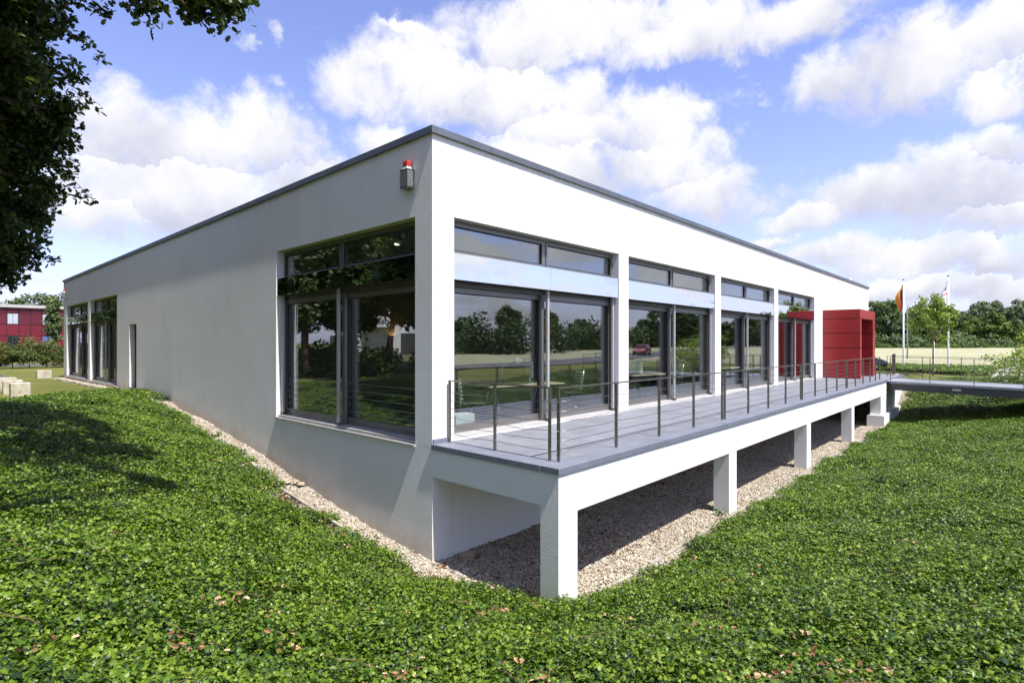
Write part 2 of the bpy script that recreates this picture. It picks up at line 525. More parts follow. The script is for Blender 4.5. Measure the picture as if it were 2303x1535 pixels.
def slab_mat():
    t = NT('concrete_paving')
    br = t.n('ShaderNodeTexBrick'); br.offset = 0.0
    br.inputs['Scale'].default_value = 1.0; br.inputs['Brick Width'].default_value = 0.5; br.inputs['Row Height'].default_value = 0.5
    br.inputs['Mortar Size'].default_value = 0.012
    br.inputs['Color1'].default_value = (0.40, 0.38, 0.35, 1); br.inputs['Color2'].default_value = (0.34, 0.325, 0.31, 1); br.inputs['Mortar'].default_value = (0.14, 0.14, 0.1, 1)
    t.l(t.pos(), br.inputs['Vector'])
    c = t.mix(0.25, br.outputs['Color'], t.ramp(t.noise(6, 6, 0.7), [(0.3, (0.22, 0.21, 0.19)), (0.7, (0.5, 0.48, 0.45))]))
    return t.done(t.principled(c, 0.85, 0, 0.3, t.bump(br.outputs['Fac'], -0.4, 0.01)))
def emit_mat(name, col, s):
    t = NT(name)
    e = t.n('ShaderNodeEmission'); e.inputs[0].default_value = (*col, 1); e.inputs[1].default_value = s
    return t.done(e.outputs[0])
def concrete_mat():
    t = NT('weathered_concrete')
    p = t.pos()
    f = t.math('ADD', t.math('MULTIPLY', t.noise(3.5, 6, 0.7, p), 0.6), t.math('MULTIPLY', t.noise(5, 5, 0.7, t.scaled(p, (4, 4, 0.6))), 0.4))
    c = t.ramp(f, [(0.3, (0.20, 0.17, 0.11)), (0.47, (0.42, 0.38, 0.30)), (0.62, (0.58, 0.55, 0.49))])
    return t.done(t.principled(c, 0.9, 0, 0.25, t.bump(t.noise(45, 5, 0.7, p), 0.4, 0.01)))

M = {}
M['stucco'] = stucco_mat()
M['grid'] = tile_panel_mat()
M['zinc'] = zinc_mat('zinc_capping', (0.125, 0.137, 0.16), 0.45, 0.3)
M['deck'] = deck_mat()
M['stone'] = zinc_mat('blue_grey_edge_stone', (0.155, 0.168, 0.21), 0.5, 0.0)
M['alu'] = simple('grey_aluminium', (0.21, 0.205, 0.20), 0.42, 0.55, 0.5, 0.06, 2.0)
M['aludark'] = simple('dark_grey_aluminium', (0.085, 0.083, 0.082), 0.45, 0.3, 0.5, 0.06, 2.0)
M['alulight'] = simple('pale_aluminium', (0.50, 0.49, 0.48), 0.45, 0.35, 0.5, 0.08, 2.5)
M['gasket'] = simple('black_rubber', (0.012, 0.012, 0.012), 0.6)
M['glass'] = glass_mat('window_glass')
M['mirror'] = mirror_mat()
M['steel'] = simple('brushed_steel', (0.22, 0.20, 0.175), 0.34, 0.85, 0.5, 0.15, 9.0)
M['steelbright'] = simple('bright_steel', (0.62, 0.62, 0.62), 0.25, 0.95, 0.5, 0.08, 5.0)
M['red'] = simple('red_coated_panel', (0.31, 0.017, 0.018), 0.34, 0.0, 0.5, 0.09, 1.2, 0.05, 120, 0.001)
M['redjoint'] = simple('dark_joint', (0.035, 0.006, 0.008), 0.7)
M['redfar'] = simple('dark_red_cladding', (0.135, 0.009, 0.021), 0.5, 0.0, 0.4, 0.18, 0.9)
M['redfar2'] = simple('plum_red_cladding', (0.10, 0.010, 0.024), 0.5, 0.0, 0.4, 0.18, 0.9)
M['beam'] = simple('anthracite_painted_steel', (0.052, 0.056, 0.066), 0.5, 0.0, 0.5, 0.2, 2.0)
M['beamedge'] = zinc_mat('galvanised_steel', (0.29, 0.305, 0.34), 0.55, 0.2)
M['concrete'] = concrete_mat()
M['concretedark'] = simple('dark_concrete', (0.11, 0.11, 0.115), 0.85, 0, 0.3, 0.25, 4, 0.3, 50, 0.008)
M['edging'] = simple('concrete_edging', (0.30, 0.275, 0.23), 0.9, 0, 0.25, 0.3, 3, 0.4, 60, 0.006)
M['soil'] = soil_mat()
M['gravel'] = gravel_bed_mat()
M['pebble'] = pebble_mat()
M['lawn'] = lawn_mat('lawn_grass', (0.070, 0.090, 0.018), (0.125, 0.135, 0.032), (0.20, 0.18, 0.06))
M['field'] = lawn_mat('dry_mown_field', (0.21, 0.215, 0.12), (0.31, 0.305, 0.19), (0.39, 0.375, 0.26), 0.35)
M['asphalt'] = asphalt_mat()
M['slab'] = slab_mat()
M['paint'] = simple('white_road_paint', (0.7, 0.7, 0.68), 0.8, 0, 0.3, 0.15, 4)
M['white'] = simple('white_paint', (0.78, 0.78, 0.76), 0.5, 0, 0.5, 0.04, 2)
M['black'] = simple('black_plastic', (0.014, 0.014, 0.016), 0.4)
M['bark'] = simple('grey_brown_bark', (0.10, 0.075, 0.055), 0.95, 0, 0.2, 0.4, 9, 0.9, 28, 0.03)
M['barkpale'] = simple('pale_young_bark', (0.20, 0.16, 0.12), 0.9, 0, 0.2, 0.3, 9, 0.5, 40, 0.01)
M['deadleaf'] = leaf_mat('dry_leaf', [(0.0, (0.16, 0.075, 0.035)), (0.5, (0.36, 0.21, 0.11)), (1.0, (0.60, 0.45, 0.30))], 0.8, 0.2, 0.1)
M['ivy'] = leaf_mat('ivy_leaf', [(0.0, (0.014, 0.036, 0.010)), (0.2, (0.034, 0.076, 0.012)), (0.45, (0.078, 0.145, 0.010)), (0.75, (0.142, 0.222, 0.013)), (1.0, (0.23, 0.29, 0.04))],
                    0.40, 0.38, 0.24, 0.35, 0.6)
M['oak'] = leaf_mat('oak_leaf', [(0.0, (0.016, 0.030, 0.009)), (0.5, (0.044, 0.075, 0.014)), (1.0, (0.11, 0.14, 0.026))], 0.5, 0.35, 0.3, 0.0)
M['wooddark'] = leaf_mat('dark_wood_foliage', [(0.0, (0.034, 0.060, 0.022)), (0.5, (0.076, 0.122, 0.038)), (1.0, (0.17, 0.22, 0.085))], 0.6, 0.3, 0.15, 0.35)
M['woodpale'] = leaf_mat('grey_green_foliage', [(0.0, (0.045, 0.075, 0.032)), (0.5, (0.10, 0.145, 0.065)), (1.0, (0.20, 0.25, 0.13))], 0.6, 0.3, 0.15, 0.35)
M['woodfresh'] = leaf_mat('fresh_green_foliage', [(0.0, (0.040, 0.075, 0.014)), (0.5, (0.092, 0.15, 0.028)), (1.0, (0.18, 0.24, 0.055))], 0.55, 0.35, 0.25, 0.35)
M['youngleaf'] = leaf_mat('yellow_green_leaf', [(0.0, (0.09, 0.15, 0.02)), (0.5, (0.20, 0.28, 0.04)), (1.0, (0.38, 0.42, 0.10))], 0.5, 0.4, 0.3, 0.1)
M['beech'] = leaf_mat('beech_hedge_leaf', [(0.0, (0.025, 0.05, 0.010)), (0.45, (0.07, 0.11, 0.02)), (0.75, (0.14, 0.15, 0.035)), (1.0, (0.20, 0.11, 0.06))], 0.5, 0.4, 0.25, 0.2)
M['tyre'] = simple('tyre_rubber', (0.016, 0.016, 0.017), 0.8)
M['rim'] = simple('alloy_rim', (0.45, 0.45, 0.46), 0.3, 0.8)
M['carglass'] = simple('dark_car_glass', (0.012, 0.014, 0.016), 0.05, 0, 0.8, 0.05)
M['lamp'] = simple('headlamp_glass', (0.75, 0.77, 0.8), 0.08, 0.3, 0.8, 0.05)
M['taillamp'] = simple('red_lamp_glass', (0.45, 0.01, 0.01), 0.12, 0, 0.8, 0.05)
def car_paint(n, c, m=0.3): return simple(n, c, 0.25, m, 0.5, 0.04, 2, coat=0.7)
M['carblack'] = car_paint('black_car_paint', (0.012, 0.014, 0.018))
M['carred'] = car_paint('red_car_paint', (0.42, 0.025, 0.03), 0.0)
M['carblue'] = car_paint('dark_blue_car_paint', (0.02, 0.03, 0.09))
M['carsilver'] = car_paint('silver_car_paint', (0.55, 0.56, 0.58), 0.6)
M['floor'] = simple('grey_carpet', (0.085, 0.09, 0.10), 0.95, 0, 0.2, 0.15, 4)
M['inner'] = simple('interior_wall_paint', (0.17, 0.145, 0.11), 0.8, 0, 0.3, 0.06, 1)
M['ceiling'] = simple('ceiling_paint', (0.20, 0.20, 0.195), 0.8, 0, 0.3, 0.04, 1)
M['wood'] = simple('light_wood_top', (0.62, 0.50, 0.32), 0.5, 0, 0.4, 0.1, 6)
M['sage'] = simple('pale_grey_green_plastic', (0.70, 0.76, 0.70), 0.5, 0, 0.4, 0.04)
M['flagblack'] = simple('black_flag_cloth', (0.02, 0.02, 0.022), 0.9)
M['flagred'] = simple('red_flag_cloth', (0.50, 0.03, 0.025), 0.9)
M['flaggold'] = simple('gold_flag_cloth', (0.75, 0.33, 0.04), 0.9)
M['flagwhite'] = simple('white_flag_cloth', (0.72, 0.72, 0.76), 0.9)
M['letterred'] = simple('red_print', (0.5, 0.03, 0.03), 0.7)
M['letterblue'] = simple('blue_sign_paint', (0.06, 0.09, 0.35), 0.5)
M['windowfar'] = simple('pale_window_blind', (0.40, 0.44, 0.52), 0.15, 0, 0.6, 0.15, 1.5)
M['windowblue'] = simple('blue_window_glass', (0.10, 0.13, 0.34), 0.08, 0, 0.7, 0.1)
M['windowdark'] = simple('dark_window_glass', (0.015, 0.018, 0.02), 0.06, 0, 0.7, 0.1)
M['stem'] = simple('reddish_brown_stem', (0.20, 0.115, 0.06), 0.8)
M['sand'] = simple('beige_stone', (0.34, 0.28, 0.20), 0.9, 0, 0.2, 0.2, 8, 0.3, 40, 0.01)

# ------------------------------------------------------------------ terrain height (metres, terrace floor = 0)
CTRL = np.array([
 (0,0,-1.87),(0,2.2,-1.66),(0,3.9,-1.42),(0,6,-1.07),(0,8.2,-.80),(0,10.5,-.545),(0,13,-.29),(0,17,-.22),(0,20,-.22),(0,25,-.25),(0,31,-.28),
 (-.6,0,-1.78),(-.6,4,-1.40),(-.6,8.2,-.78),(-.6,12,-.36),(-.6,15,-.12),(-.6,20,-.22),(-.6,31,-.28),
 (-1.5,-1,-1.62),(-1.5,1.5,-1.45),(-1.5,4,-1.12),(-1.5,8,-.55),(-1.5,11,-.12),(-1.6,13.5,.06),(-1.6,15.6,-.10),(-2.5,18.5,-.24),
 (-3,0,-.98),(-3,4,-.58),(-3,8,-.12),(-3,11.5,.10),(-3.2,14.6,-.14),(-3,20,-.24),
 (-5,0,-.36),(-5,4,-.12),(-5,8,.12),(-5,11,.14),(-5,14.5,-.15),(-8,-2,0),(-8,4,.05),(-8,10,.1),(-8,16,-.2),
 (-5.58,-6.87,0),(-4,-5.7,-.36),(-2.58,-4.54,-.80),(-1.48,-3.68,-1.22),(-.3,-2.8,-1.70),(.6,-2.7,-1.80),(-3.3,-2.2,-.95),(-1.6,-2,-1.5),(-5.5,-3,-.12),
 (-2.2,-6.87,-.42),(0,-6.87,-.75),(5,-6.87,-1.15),(10,-6.87,-1.32),(16,-6.87,-1.36),(22,-6.87,-1.22),
 (2,-4.5,-1.52),(6,-4.5,-1.66),(12,-4.5,-1.72),(20,-4.5,-1.66),(3,-2.7,-1.84),(8,-2.7,-1.87),(14,-2.7,-1.87),(20,-2.7,-1.86),
 (3,0,-1.92),(8,0,-1.92),(14,0,-1.92),(22,0,-1.92),(5,5,-1.95),(15,10,-1.6),(28,15,-1.2),
 (-3,-9.5,-.1),(2,-9.5,-.25),(8,-9.5,-.45),(16,-9.5,-.5),(22,-9.5,-.3),(-6,-12,.1),(4,-13,0),(14,-13,-.1),(24,-13,-.1),
 (25.5,-4,-1.42),(27.6,-4,-.75),(29.5,-4,-.2),(26,-6.7,-.8),(28,-6.7,-.3),(32,-4,-.16),(26,-1.9,-1.8),(28,-1.2,-1.2),(30,-.8,-.3),(33,2,-.2),(30,-9,-.15),(36,-4,-.15),(36,3,-.2),(36,-10,-.15)], dtype=float)
def _tps(r2): return 0.5 * r2 * np.log(r2 + 1e-9)
def _fit():
    P = CTRL[:, :2]; n = len(P)
    K = _tps(((P[:, None] - P[None]) ** 2).sum(2)) + np.eye(n) * 0.02
    Q = np.hstack([np.ones((n, 1)), P])
    A = np.zeros((n + 3, n + 3)); A[:n, :n] = K; A[:n, n:] = Q; A[n:, :n] = Q.T
    return np.linalg.solve(A, np.concatenate([CTRL[:, 2], np.zeros(3)]))
TPS_W = _fit()
def sstep(a, b, x):
    t = np.clip((x - a) / (b - a), 0, 1)
    return t * t * (3 - 2 * t)
def height(x, y):
    x = np.asarray(x, float); y = np.asarray(y, float)
    sh = x.shape; p = np.stack([x.ravel(), y.ravel()], 1)
    q = np.clip(p, (-9, -13), (37, 32))
    out = np.empty(len(q))
    for i in range(0, len(q), 20000):
        c = q[i:i + 20000]
        r2 = ((c[:, None] - CTRL[None, :, :2]) ** 2).sum(2)
        out[i:i + 20000] = _tps(r2) @ TPS_W[:-3] + TPS_W[-3] + c @ TPS_W[-2:]
    d = np.maximum.reduce([-8.5 - p[:, 0], p[:, 0] - 36.0, -12.5 - p[:, 1], p[:, 1] - 31.0, np.zeros(len(p))])
    k = sstep(0, 14, d)
    dist = np.hypot(p[:, 0] + 5.6, p[:, 1] + 6.9)
    far = -0.2 + 0.95 * sstep(45, 140, dist) * sstep(10, 60, p[:, 0]) - 0.05
    return (out * (1 - k) + far * k).reshape(sh)

def zone(x, y):
    """0 lawn, 1 ivy bed, 2 gravel, 3 field"""
    z = np.zeros(x.shape, int)
    z[(x > 44) | (y < -24) & (x > -30)] = 3
    ivy = (x > -11) & (x < 29.6) & (y > -11.5) & (y < 13.6 + 0.35 * np.sin(x * 1.9) - 0.9 * np.clip(-3.4 - x, 0, 2)) & ~((x > 0) & (y > 0))
    ivy |= (x > -1.6) & (x < 0) & (y > 12) & (y < 16.2 - 0.5 * np.clip(-x, 0, 2))
    ivy |= (x > 33.6) & (x < 43.8) & (y > -5.4) & (y < 1.5)
    z[ivy] = 1
    gr = ((x > -0.5) & (x < 0.1) & (((y > -0.6) & (y < 13.2)) | ((y > 16.2) & (y < 31.6))))
    gr |= (y > -2.86 + 0.07 * np.sin(x * 1.7) + 0.05 * np.sin(x * 4.1)) & (y < 0.1) & (x > -0.48 - 0.22 * y) & (x < 29.4)
    z[gr] = 2
    return z
def build_ground():
    def axis(lo, hi, step, far):
        a = list(np.arange(lo, hi + 1e-6, step)); s = step; v = hi
        while v < far:
            s *= 1.28; v += s; a.append(v)
        s = step; v = lo
        while v > -far:
            s *= 1.28; v -= s; a.insert(0, v)
        return np.array(a)
    xs = axis(-11, 46, 0.25, 3500); ys = axis(-13, 34, 0.25, 3500)
    X, Y = np.meshgrid(xs, ys, indexing='ij')
    Z = height(X, Y)
    V = np.stack([X, Y, Z], 2).reshape(-1, 3)
    nx, ny = len(xs), len(ys)
    I = (np.arange(nx - 1)[:, None] * ny + np.arange(ny - 1)[None]).ravel()
    F = np.stack([I, I + ny, I + ny + 1, I + 1], 1)
    cx = (xs[:-1] + xs[1:]) / 2; cy = (ys[:-1] + ys[1:]) / 2
    CX, CY = np.meshgrid(cx, cy, indexing='ij')
    zn = zone(CX, CY).ravel()
    for k, (name, mat) in enumerate((('lawn', 'lawn'), ('planting_bed', 'soil'), ('gravel_bed', 'gravel'), ('meadow', 'field'))):
        f = F[zn == k]
        used, inv = np.unique(f, return_inverse=True)
        me = np_mesh(name, V[used], inv.reshape(f.shape), M[mat], smooth=True)
        tag(link(bpy.data.objects.new(name, me)), kind='structure')
build_ground()
def H(x, y): return float(height(np.array([x]), np.array([y]))[0])

# ------------------------------------------------------------------ the office building
def front_map(u, d, z): return (u, d, z)
def side_map(u, d, z): return (d, u, z)
def fbox(mb, fm, u0, u1, d0, d1, z0, z1):
    a = fm(u0, d0, z0); b = fm(u1, d1, z1)
    return mb.box(min(a[0], b[0]), max(a[0], b[0]), min(a[1], b[1]), max(a[1], b[1]), z0, z1)
def wall_holes(fm, u0, u1, z0, z1, thick, holes):
    mb = MB()
    us = sorted({u0, u1, *[h[0] for h in holes], *[h[1] for h in holes]})
    zs = sorted({z0, z1, *[h[2] for h in holes], *[h[3] for h in holes]})
    inside = lambda u, z: any(h[0] < u < h[1] and h[2] < z < h[3] for h in holes)
    for i in range(len(us) - 1):
        for j in range(len(zs) - 1):
            a, b, c, d = us[i], us[i + 1], zs[j], zs[j + 1]
            if inside((a + b) / 2, (c + d) / 2): continue
            mb.face([fm(a, 0, c), fm(b, 0, c), fm(b, 0, d), fm(a, 0, d)])
            mb.face([fm(a, thick, c), fm(a, thick, d), fm(b, thick, d), fm(b, thick, c)])
    def reveal(a, b):
        mb.face([fm(a[0], 0, a[1]), fm(b[0], 0, b[1]), fm(b[0], thick, b[1]), fm(a[0], thick, a[1])])
    for h in holes + [(u0, u1, z0, z1)]:
        reveal((h[0], h[2]), (h[1], h[2])); reveal((h[1], h[2]), (h[1], h[3]))
        reveal((h[1], h[3]), (h[0], h[3])); reveal((h[0], h[3]), (h[0], h[2]))
    return mb
TOP = 4.94
BX, BY = 34.0, 31.3
T = 0.36
office = thing('office_building', 'low white rendered office building with flat roof and large window bays', 'building', (0, 0, -1.87))
FW = [(0.46 + 5.5 * k, 5.53 + 5.5 * k) for k in range(4)]
SW = [(0.44, 5.56, -0.06, 3.68), (20.0, 25.05, -0.13, 3.60), (25.5, 30.78, -0.13, 3.60)]
DOOR = (17.12, 18.12, -0.10, 2.33)
wall_holes(front_map, 0, BX, -0.06, TOP, T, [(a, b, 0.0, 3.68) for a, b in FW] + [(23.8, 26.3, 0.0, 2.6)]).build('front_wall', M['stucco'], office)
wall_holes(side_map, T, BY, -2.4, TOP, T, SW + [DOOR]).build('side_wall', M['stucco'], office)
box_part('rear_wall', M['stucco'], office, 0, BX, BY, BY + T, -2.4, TOP)
box_part('end_wall', M['stucco'], office, BX - T, BX, T, BY, -2.4, TOP)
box_part('roof', M['zinc'], office, T, BX - T, T, BY, 4.55, 4.75)
# foot of the front wall under the terrace
for k, (a, b) in enumerate([(0, 0.46)] + [(5.53 + 5.5 * i, 5.96 + 5.5 * i) for i in range(4)]):
    box_part('wall_pier', M['stucco'], office, a, b, 0, T, -2.4, -0.065)
edges = [0.46, 3.0, 5.53, 5.96, 8.5, 11.03, 11.46, 14.0, 16.53, 16.96, 19.5, 22.03, 22.46, 25.0, 28.0, 31.0, 34.0]
for a, b in zip(edges[:-1], edges[1:]):
    if b - a < 0.6: continue
    box_part('plinth_panel', M['grid'], office, a + 0.004, b - 0.004, 0.05, 0.2, -2.4, -0.075)
# zinc capping in sheets
def capping(p0, p1, n, fm, lo):
    for i in range(n):
        a = p0 + (p1 - p0) * i / n + 0.003; b = p0 + (p1 - p0) * (i + 1) / n - 0.003
        e = 0.0012 * (i % 2)
        mb = fbox(MB(), fm, a, b, lo - e, 0.44, TOP - 0.005, TOP + 0.105 + e)
        mb.build('capping_sheet', M['zinc'], office)
capping(-0.05, BX + 0.05, 11, front_map, -0.05)
capping(0.445, BY + 0.40, 10, side_map, -0.05)
for fm, p1 in ((front_map, 0), ):
    pass
MB().tube([(33.2, 0.8, 4.7), (33.2, 0.8, 5.62)], 0.035, 8).build('vent_pipe', M['alulight'], office)

def window(fm, u0, u1, z0, z1, sp0, sp1, sill=False):
    mid = (u0 + u1) / 2 + 0.02
    fr = MB()                                            # fixed frame of the upper lights
    w = 0.055; d0, d1 = 0.18, 0.25
    fbox(fr, fm, u0, u1, d0, d1, z1 - w, z1); fbox(fr, fm, u0, u1, d0, d1, sp1 - 0.02, sp1 + 0.03)
    fbox(fr, fm, u0, u0 + w, d0, d1, sp1 + 0.03, z1 - w); fbox(fr, fm, u1 - w, u1, d0, d1, sp1 + 0.03, z1 - w)
    fbox(fr, fm, mid - w * 0.8, mid + w * 0.8, d0, d1, sp1 + 0.03, z1 - w)
    # jambs of the lower doors
    fbox(fr, fm, u0, u0 + 0.045, 0.19, T - 0.01, z0 + 0.06, sp0 - 0.09); fbox(fr, fm, u1 - 0.045, u1, 0.17, T - 0.01, z0 + 0.06, sp0 - 0.09)
    win = fr.build('window', M['alu'], office)
    ORIGIN[win.name] = ORIGIN[office.name]
    def part(n, m, mb): return mb.build(n, M[m], win)
    for a, b in ((u0 + w, mid - w * 0.8), (mid + w * 0.8, u1 - w)):     # upper lights
        s = MB(); c0, c1 = sp1 + 0.03, z1 - w; k = 0.042
        fbox(s, fm, a + .003, b - .003, 0.165, 0.235, c1 - k, c1 - .003); fbox(s, fm, a + .003, b - .003, 0.165, 0.235, c0 + .003, c0 + k)
        fbox(s, fm, a + .003, a + k, 0.165, 0.235, c0 + k, c1 - k); fbox(s, fm, b - k, b - .003, 0.165, 0.235, c0 + k, c1 - k)
        part('sash', 'alu', s)
        g = MB(); q = 0.012
        fbox(g, fm, a + k, b - k, 0.172, 0.20, c1 - k - q, c1 - k); fbox(g, fm, a + k, b - k, 0.172, 0.20, c0 + k, c0 + k + q)
        fbox(g, fm, a + k, a + k + q, 0.172, 0.20, c0 + k + q, c1 - k - q); fbox(g, fm, b - k - q, b - k, 0.172, 0.20, c0 + k + q, c1 - k - q)
        part('gasket', 'gasket', g)
        part('pane', 'glass', fbox(MB(), fm, a + k, b - k, 0.20, 0.224, c0 + k, c1 - k))
    for a, b in ((u0 + .004, mid - .002), (mid + .002, u1 - .004)):     # mirror-polished blind box
        part('spandrel_panel', 'mirror', fbox(MB(), fm, a, b, 0.012, 0.03, sp0, sp1))
    part('blind_box', 'aludark', fbox(MB(), fm, u0 + .006, u1 - .006, 0.034, 0.175, sp0 + 0.008, sp1 - 0.024))
    hd = MB(); fbox(hd, fm, u0, u1, 0.20, T - 0.01, sp0 - 0.09, sp0 + 0.004)
    part('head_rail', 'aludark', hd)
    zt = sp0 - 0.09; zb = z0 + 0.06
    for a, b, da, db, st in ((u0 + .045, mid + 0.05, 0.285, 0.345, 0.075), (mid - 0.05, u1 - .045, 0.205, 0.265, 0.075)):
        s = MB(); br = 0.13
        fbox(s, fm, a, b, da, db, zt - 0.095, zt); fbox(s, fm, a, b, da, db, zb, zb + br)
        fbox(s, fm, a, a + st, da, db, zb + br, zt - 0.095); fbox(s, fm, b - st, b, da, db, zb + br, zt - 0.095)
        part('sash', 'alu', s)
        g = MB(); q = 0.014; e0, e1 = zb + br, zt - 0.095
        fbox(g, fm, a + st, b - st, da + .004, da + .03, e1 - q, e1); fbox(g, fm, a + st, a + st + q, da + .004, da + .03, e0, e1 - q)
        fbox(g, fm, b - st - q, b - st, da + .004, da + .03, e0, e1 - q)
        part('gasket', 'gasket', g)
        part('pane', 'glass', fbox(MB(), fm, a + st, b - st, da + 0.03, da + 0.054, e0, e1))
    th = MB(); fbox(th, fm, u0, u1, 0.05, 0.35, z0 + .002, z0 + 0.045); fbox(th, fm, u0, u1, 0.20, 0.35, z0 + 0.045, z0 + 0.06)
    part('threshold', 'alulight', th)
    for u in (mid + 0.045, u1 - 0.075):                                  # guide rails of the outside blind
        gr = MB(); fbox(gr, fm, u - 0.028, u + 0.028, 0.10, 0.15, z0 + 0.047, sp0 - 0.004)
        part('guide_rail', 'alulight', gr)
        gs = MB(); fbox(gs, fm, u + 0.028, u + 0.05, 0.115, 0.145, z0 + 0.047, sp0 - 0.004)
        part('guide_slot', 'gasket', gs)
        ft = MB(); fbox(ft, fm, u - 0.034, u + 0.055, 0.085, 0.16, z0 + 0.046, z0 + 0.10)
        part('guide_foot', 'aludark', ft)
    if sill:
        part('sill', 'alulight', fbox(MB(), fm, u0 - 0.02, u1 + 0.02, -0.045, 0.0, z0 - 0.03, z0 + 0.004))
        sb = MB(); fbox(sb, fm, u0 + .001, u1 - .001, 0.0, 0.05, z0 + .001, z0 + 0.012)
        part('sill_board', 'alu', sb)
        for k in range(6):                                               # safety wires across the opening
            z = z0 + 0.22 + 0.135 * k
            part('safety_wire', 'steel', MB().tube([fm(u0 + .02, 0.12, z), fm(u1 - .02, 0.12, z - 0.01)], 0.005, 6))
    return win
for a, b in FW:
    window(front_map, a, b, 0.0, 3.68, 2.66, 3.10)
for k, (a, b, c, d) in enumerate(SW):
    window(side_map, a, b, c, d, 2.68 if k == 0 else 2.60, 3.06 if k == 0 else 2.98, sill=True)
# narrow door in the side wall
dr = MB(); fbox(dr, side_map, DOOR[0] + .05, DOOR[1] - .05, 0.2, 0.25, DOOR[2] + .03, DOOR[3] - .05)
door = dr.build('door', M['alu'], office)
fd = MB()
fbox(fd, side_map, DOOR[0], DOOR[0] + .05, .17, .28, DOOR[2], DOOR[3]); fbox(fd, side_map, DOOR[1] - .05, DOOR[1], .17, .28, DOOR[2], DOOR[3])
fbox(fd, side_map, DOOR[0] + .05, DOOR[1] - .05, .17, .28, DOOR[3] - .05, DOOR[3]); fbox(fd, side_map, DOOR[0], DOOR[1], 0.0, .28, DOOR[2] + .001, DOOR[2] + .03)
fd.build('door_frame', M['aludark'], door)
MB().tube([(0.14, 17.25, 0.95), (0.14, 17.42, 0.95)], 0.013, 8).build('handle', M['steelbright'], door)
lv = MB()
for k in range(14):
    fbox(lv, side_map, DOOR[0] + .15, DOOR[1] - .15, 0.185, 0.199, 0.05 + 0.045 * k, 0.075 + 0.045 * k)
lv.build('louvre', M['alulight'], door)
MB().box(0.16, .2, 17.5, 17.7, 0.82, 1.1).build('lock_plate', M['aludark'], door)

# interior shell
box_part('floor_slab', M['floor'], office, T + .01, BX - T - .01, T + .01, BY - .01, -0.3, -0.004)
box_part('ceiling', M['ceiling'], office, T + .01, BX - T - .01, T + .01, BY - .01, 3.78, 3.9)
box_part('partition', M['inner'], office, T + .02, 19.0, 7.6, 7.7, 0, 3.77)
box_part('partition', M['inner'], office, 19.0, 19.1, 0.6, 7.6, 0, 3.77)
box_part('partition', M['inner'], office, 3.0, 3.12, 7.75, 30.0, 0, 3.77)
box_part('column', M['inner'], office, 5.2, 5.55, 5.6, 6.0, 0, 3.77)
box_part('column', M['inner'], office, 10.8, 11.1, 5.6, 6.0, 0, 3.77)
M['downlight'] = emit_mat('downlight_glow', (1.0, 0.9, 0.7), 16.0)
for k in range(9):
    x = 1.6 + 1.35 * k
    MB().tube([(x, 3.2 + 0.25 * (k % 2), 3.779), (x, 3.2 + 0.25 * (k % 2), 3.76)], 0.03, 10).build('downlight', M['downlight'], office)

# ------------------------------------------------------------------ terrace
terrace = thing('terrace', 'raised terrace with blue-grey stone floor on white rendered beams and columns', 'terrace', (11.6, -1.25, -1.87))
EX = 23.35
box_part('floor_slab', M['deck'], terrace, 0.287, EX, -2.247, -0.004, -0.085, 0.0)
for i in range(9):                                        # edge stones along the front
    a = 0.285 + (EX + .01 - 0.285) * i / 9; b = 0.285 + (EX + .01 - 0.285) * (i + 1) / 9
    if i == 0: a = -0.025
    e = 0.0015 * ((i * 7) % 3)
    MB().bbox(a + .003, b - .003, -2.555 - e, -2.25, -0.08, 0.006 + e, 0.004).build('edge_stone', M['stone'], terrace)
MB().bbox(-0.025, 0.28, -2.245, -0.003, -0.08, 0.006, 0.004).build('edge_stone', M['stone'], terrace)
MB().box(0.005, 0.3, -0.03, -0.004, 0.008, 0.075).build('upstand', M['stone'], terrace)
MB().box(0.0, EX, -2.53, -2.23, -0.62, -0.082).build('front_beam', M['stucco'], terrace)
MB().box(0.0, 0.30, -2.229, -0.002, -0.52, -0.082).build('side_beam', M['stucco'], terrace)
MB().box(0.301, EX - .01, -2.229, -0.002, -0.24, -0.09).build('soffit', M['stucco'], terrace)
for x in (5.6, 11.1, 16.58):
    MB().box(x, x + 0.40, -2.53, -2.21, -2.35, -0.621).build('column', M['stucco'], terrace)
MB().box(0.0, 0.41, -2.53, -2.23, -2.3, -0.621).build('column', M['stucco'], terrace)
MB().box(22.0, EX, -2.53, -2.15, -1.42, -0.621).build('end_pier', M['stucco'], terrace)
MB().box(21.86, 23.5, -2.67, -2.05, -2.35, -1.421).build('pier_plinth', M['stucco'], terrace)
MB().box(EX + .004, 29.0, -2.45, -0.004, -0.12, -0.003).build('landing_slab', M['deck'], terrace)
MB().box(EX + .002, 28.3, -2.44, -2.16, -1.40, -0.121).build('landing_wall', M['stucco'], terrace)
MB().box(23.501, 28.5, -2.62, -2.05, -2.3, -1.401).build('landing_plinth', M['stucco'], terrace)
for k in range(5):
    MB().box(23.7, 25.6, -2.46, -2.441, -0.50 - .09 * k, -0.47 - .09 * k).build('vent_slat', M['white'], terrace)

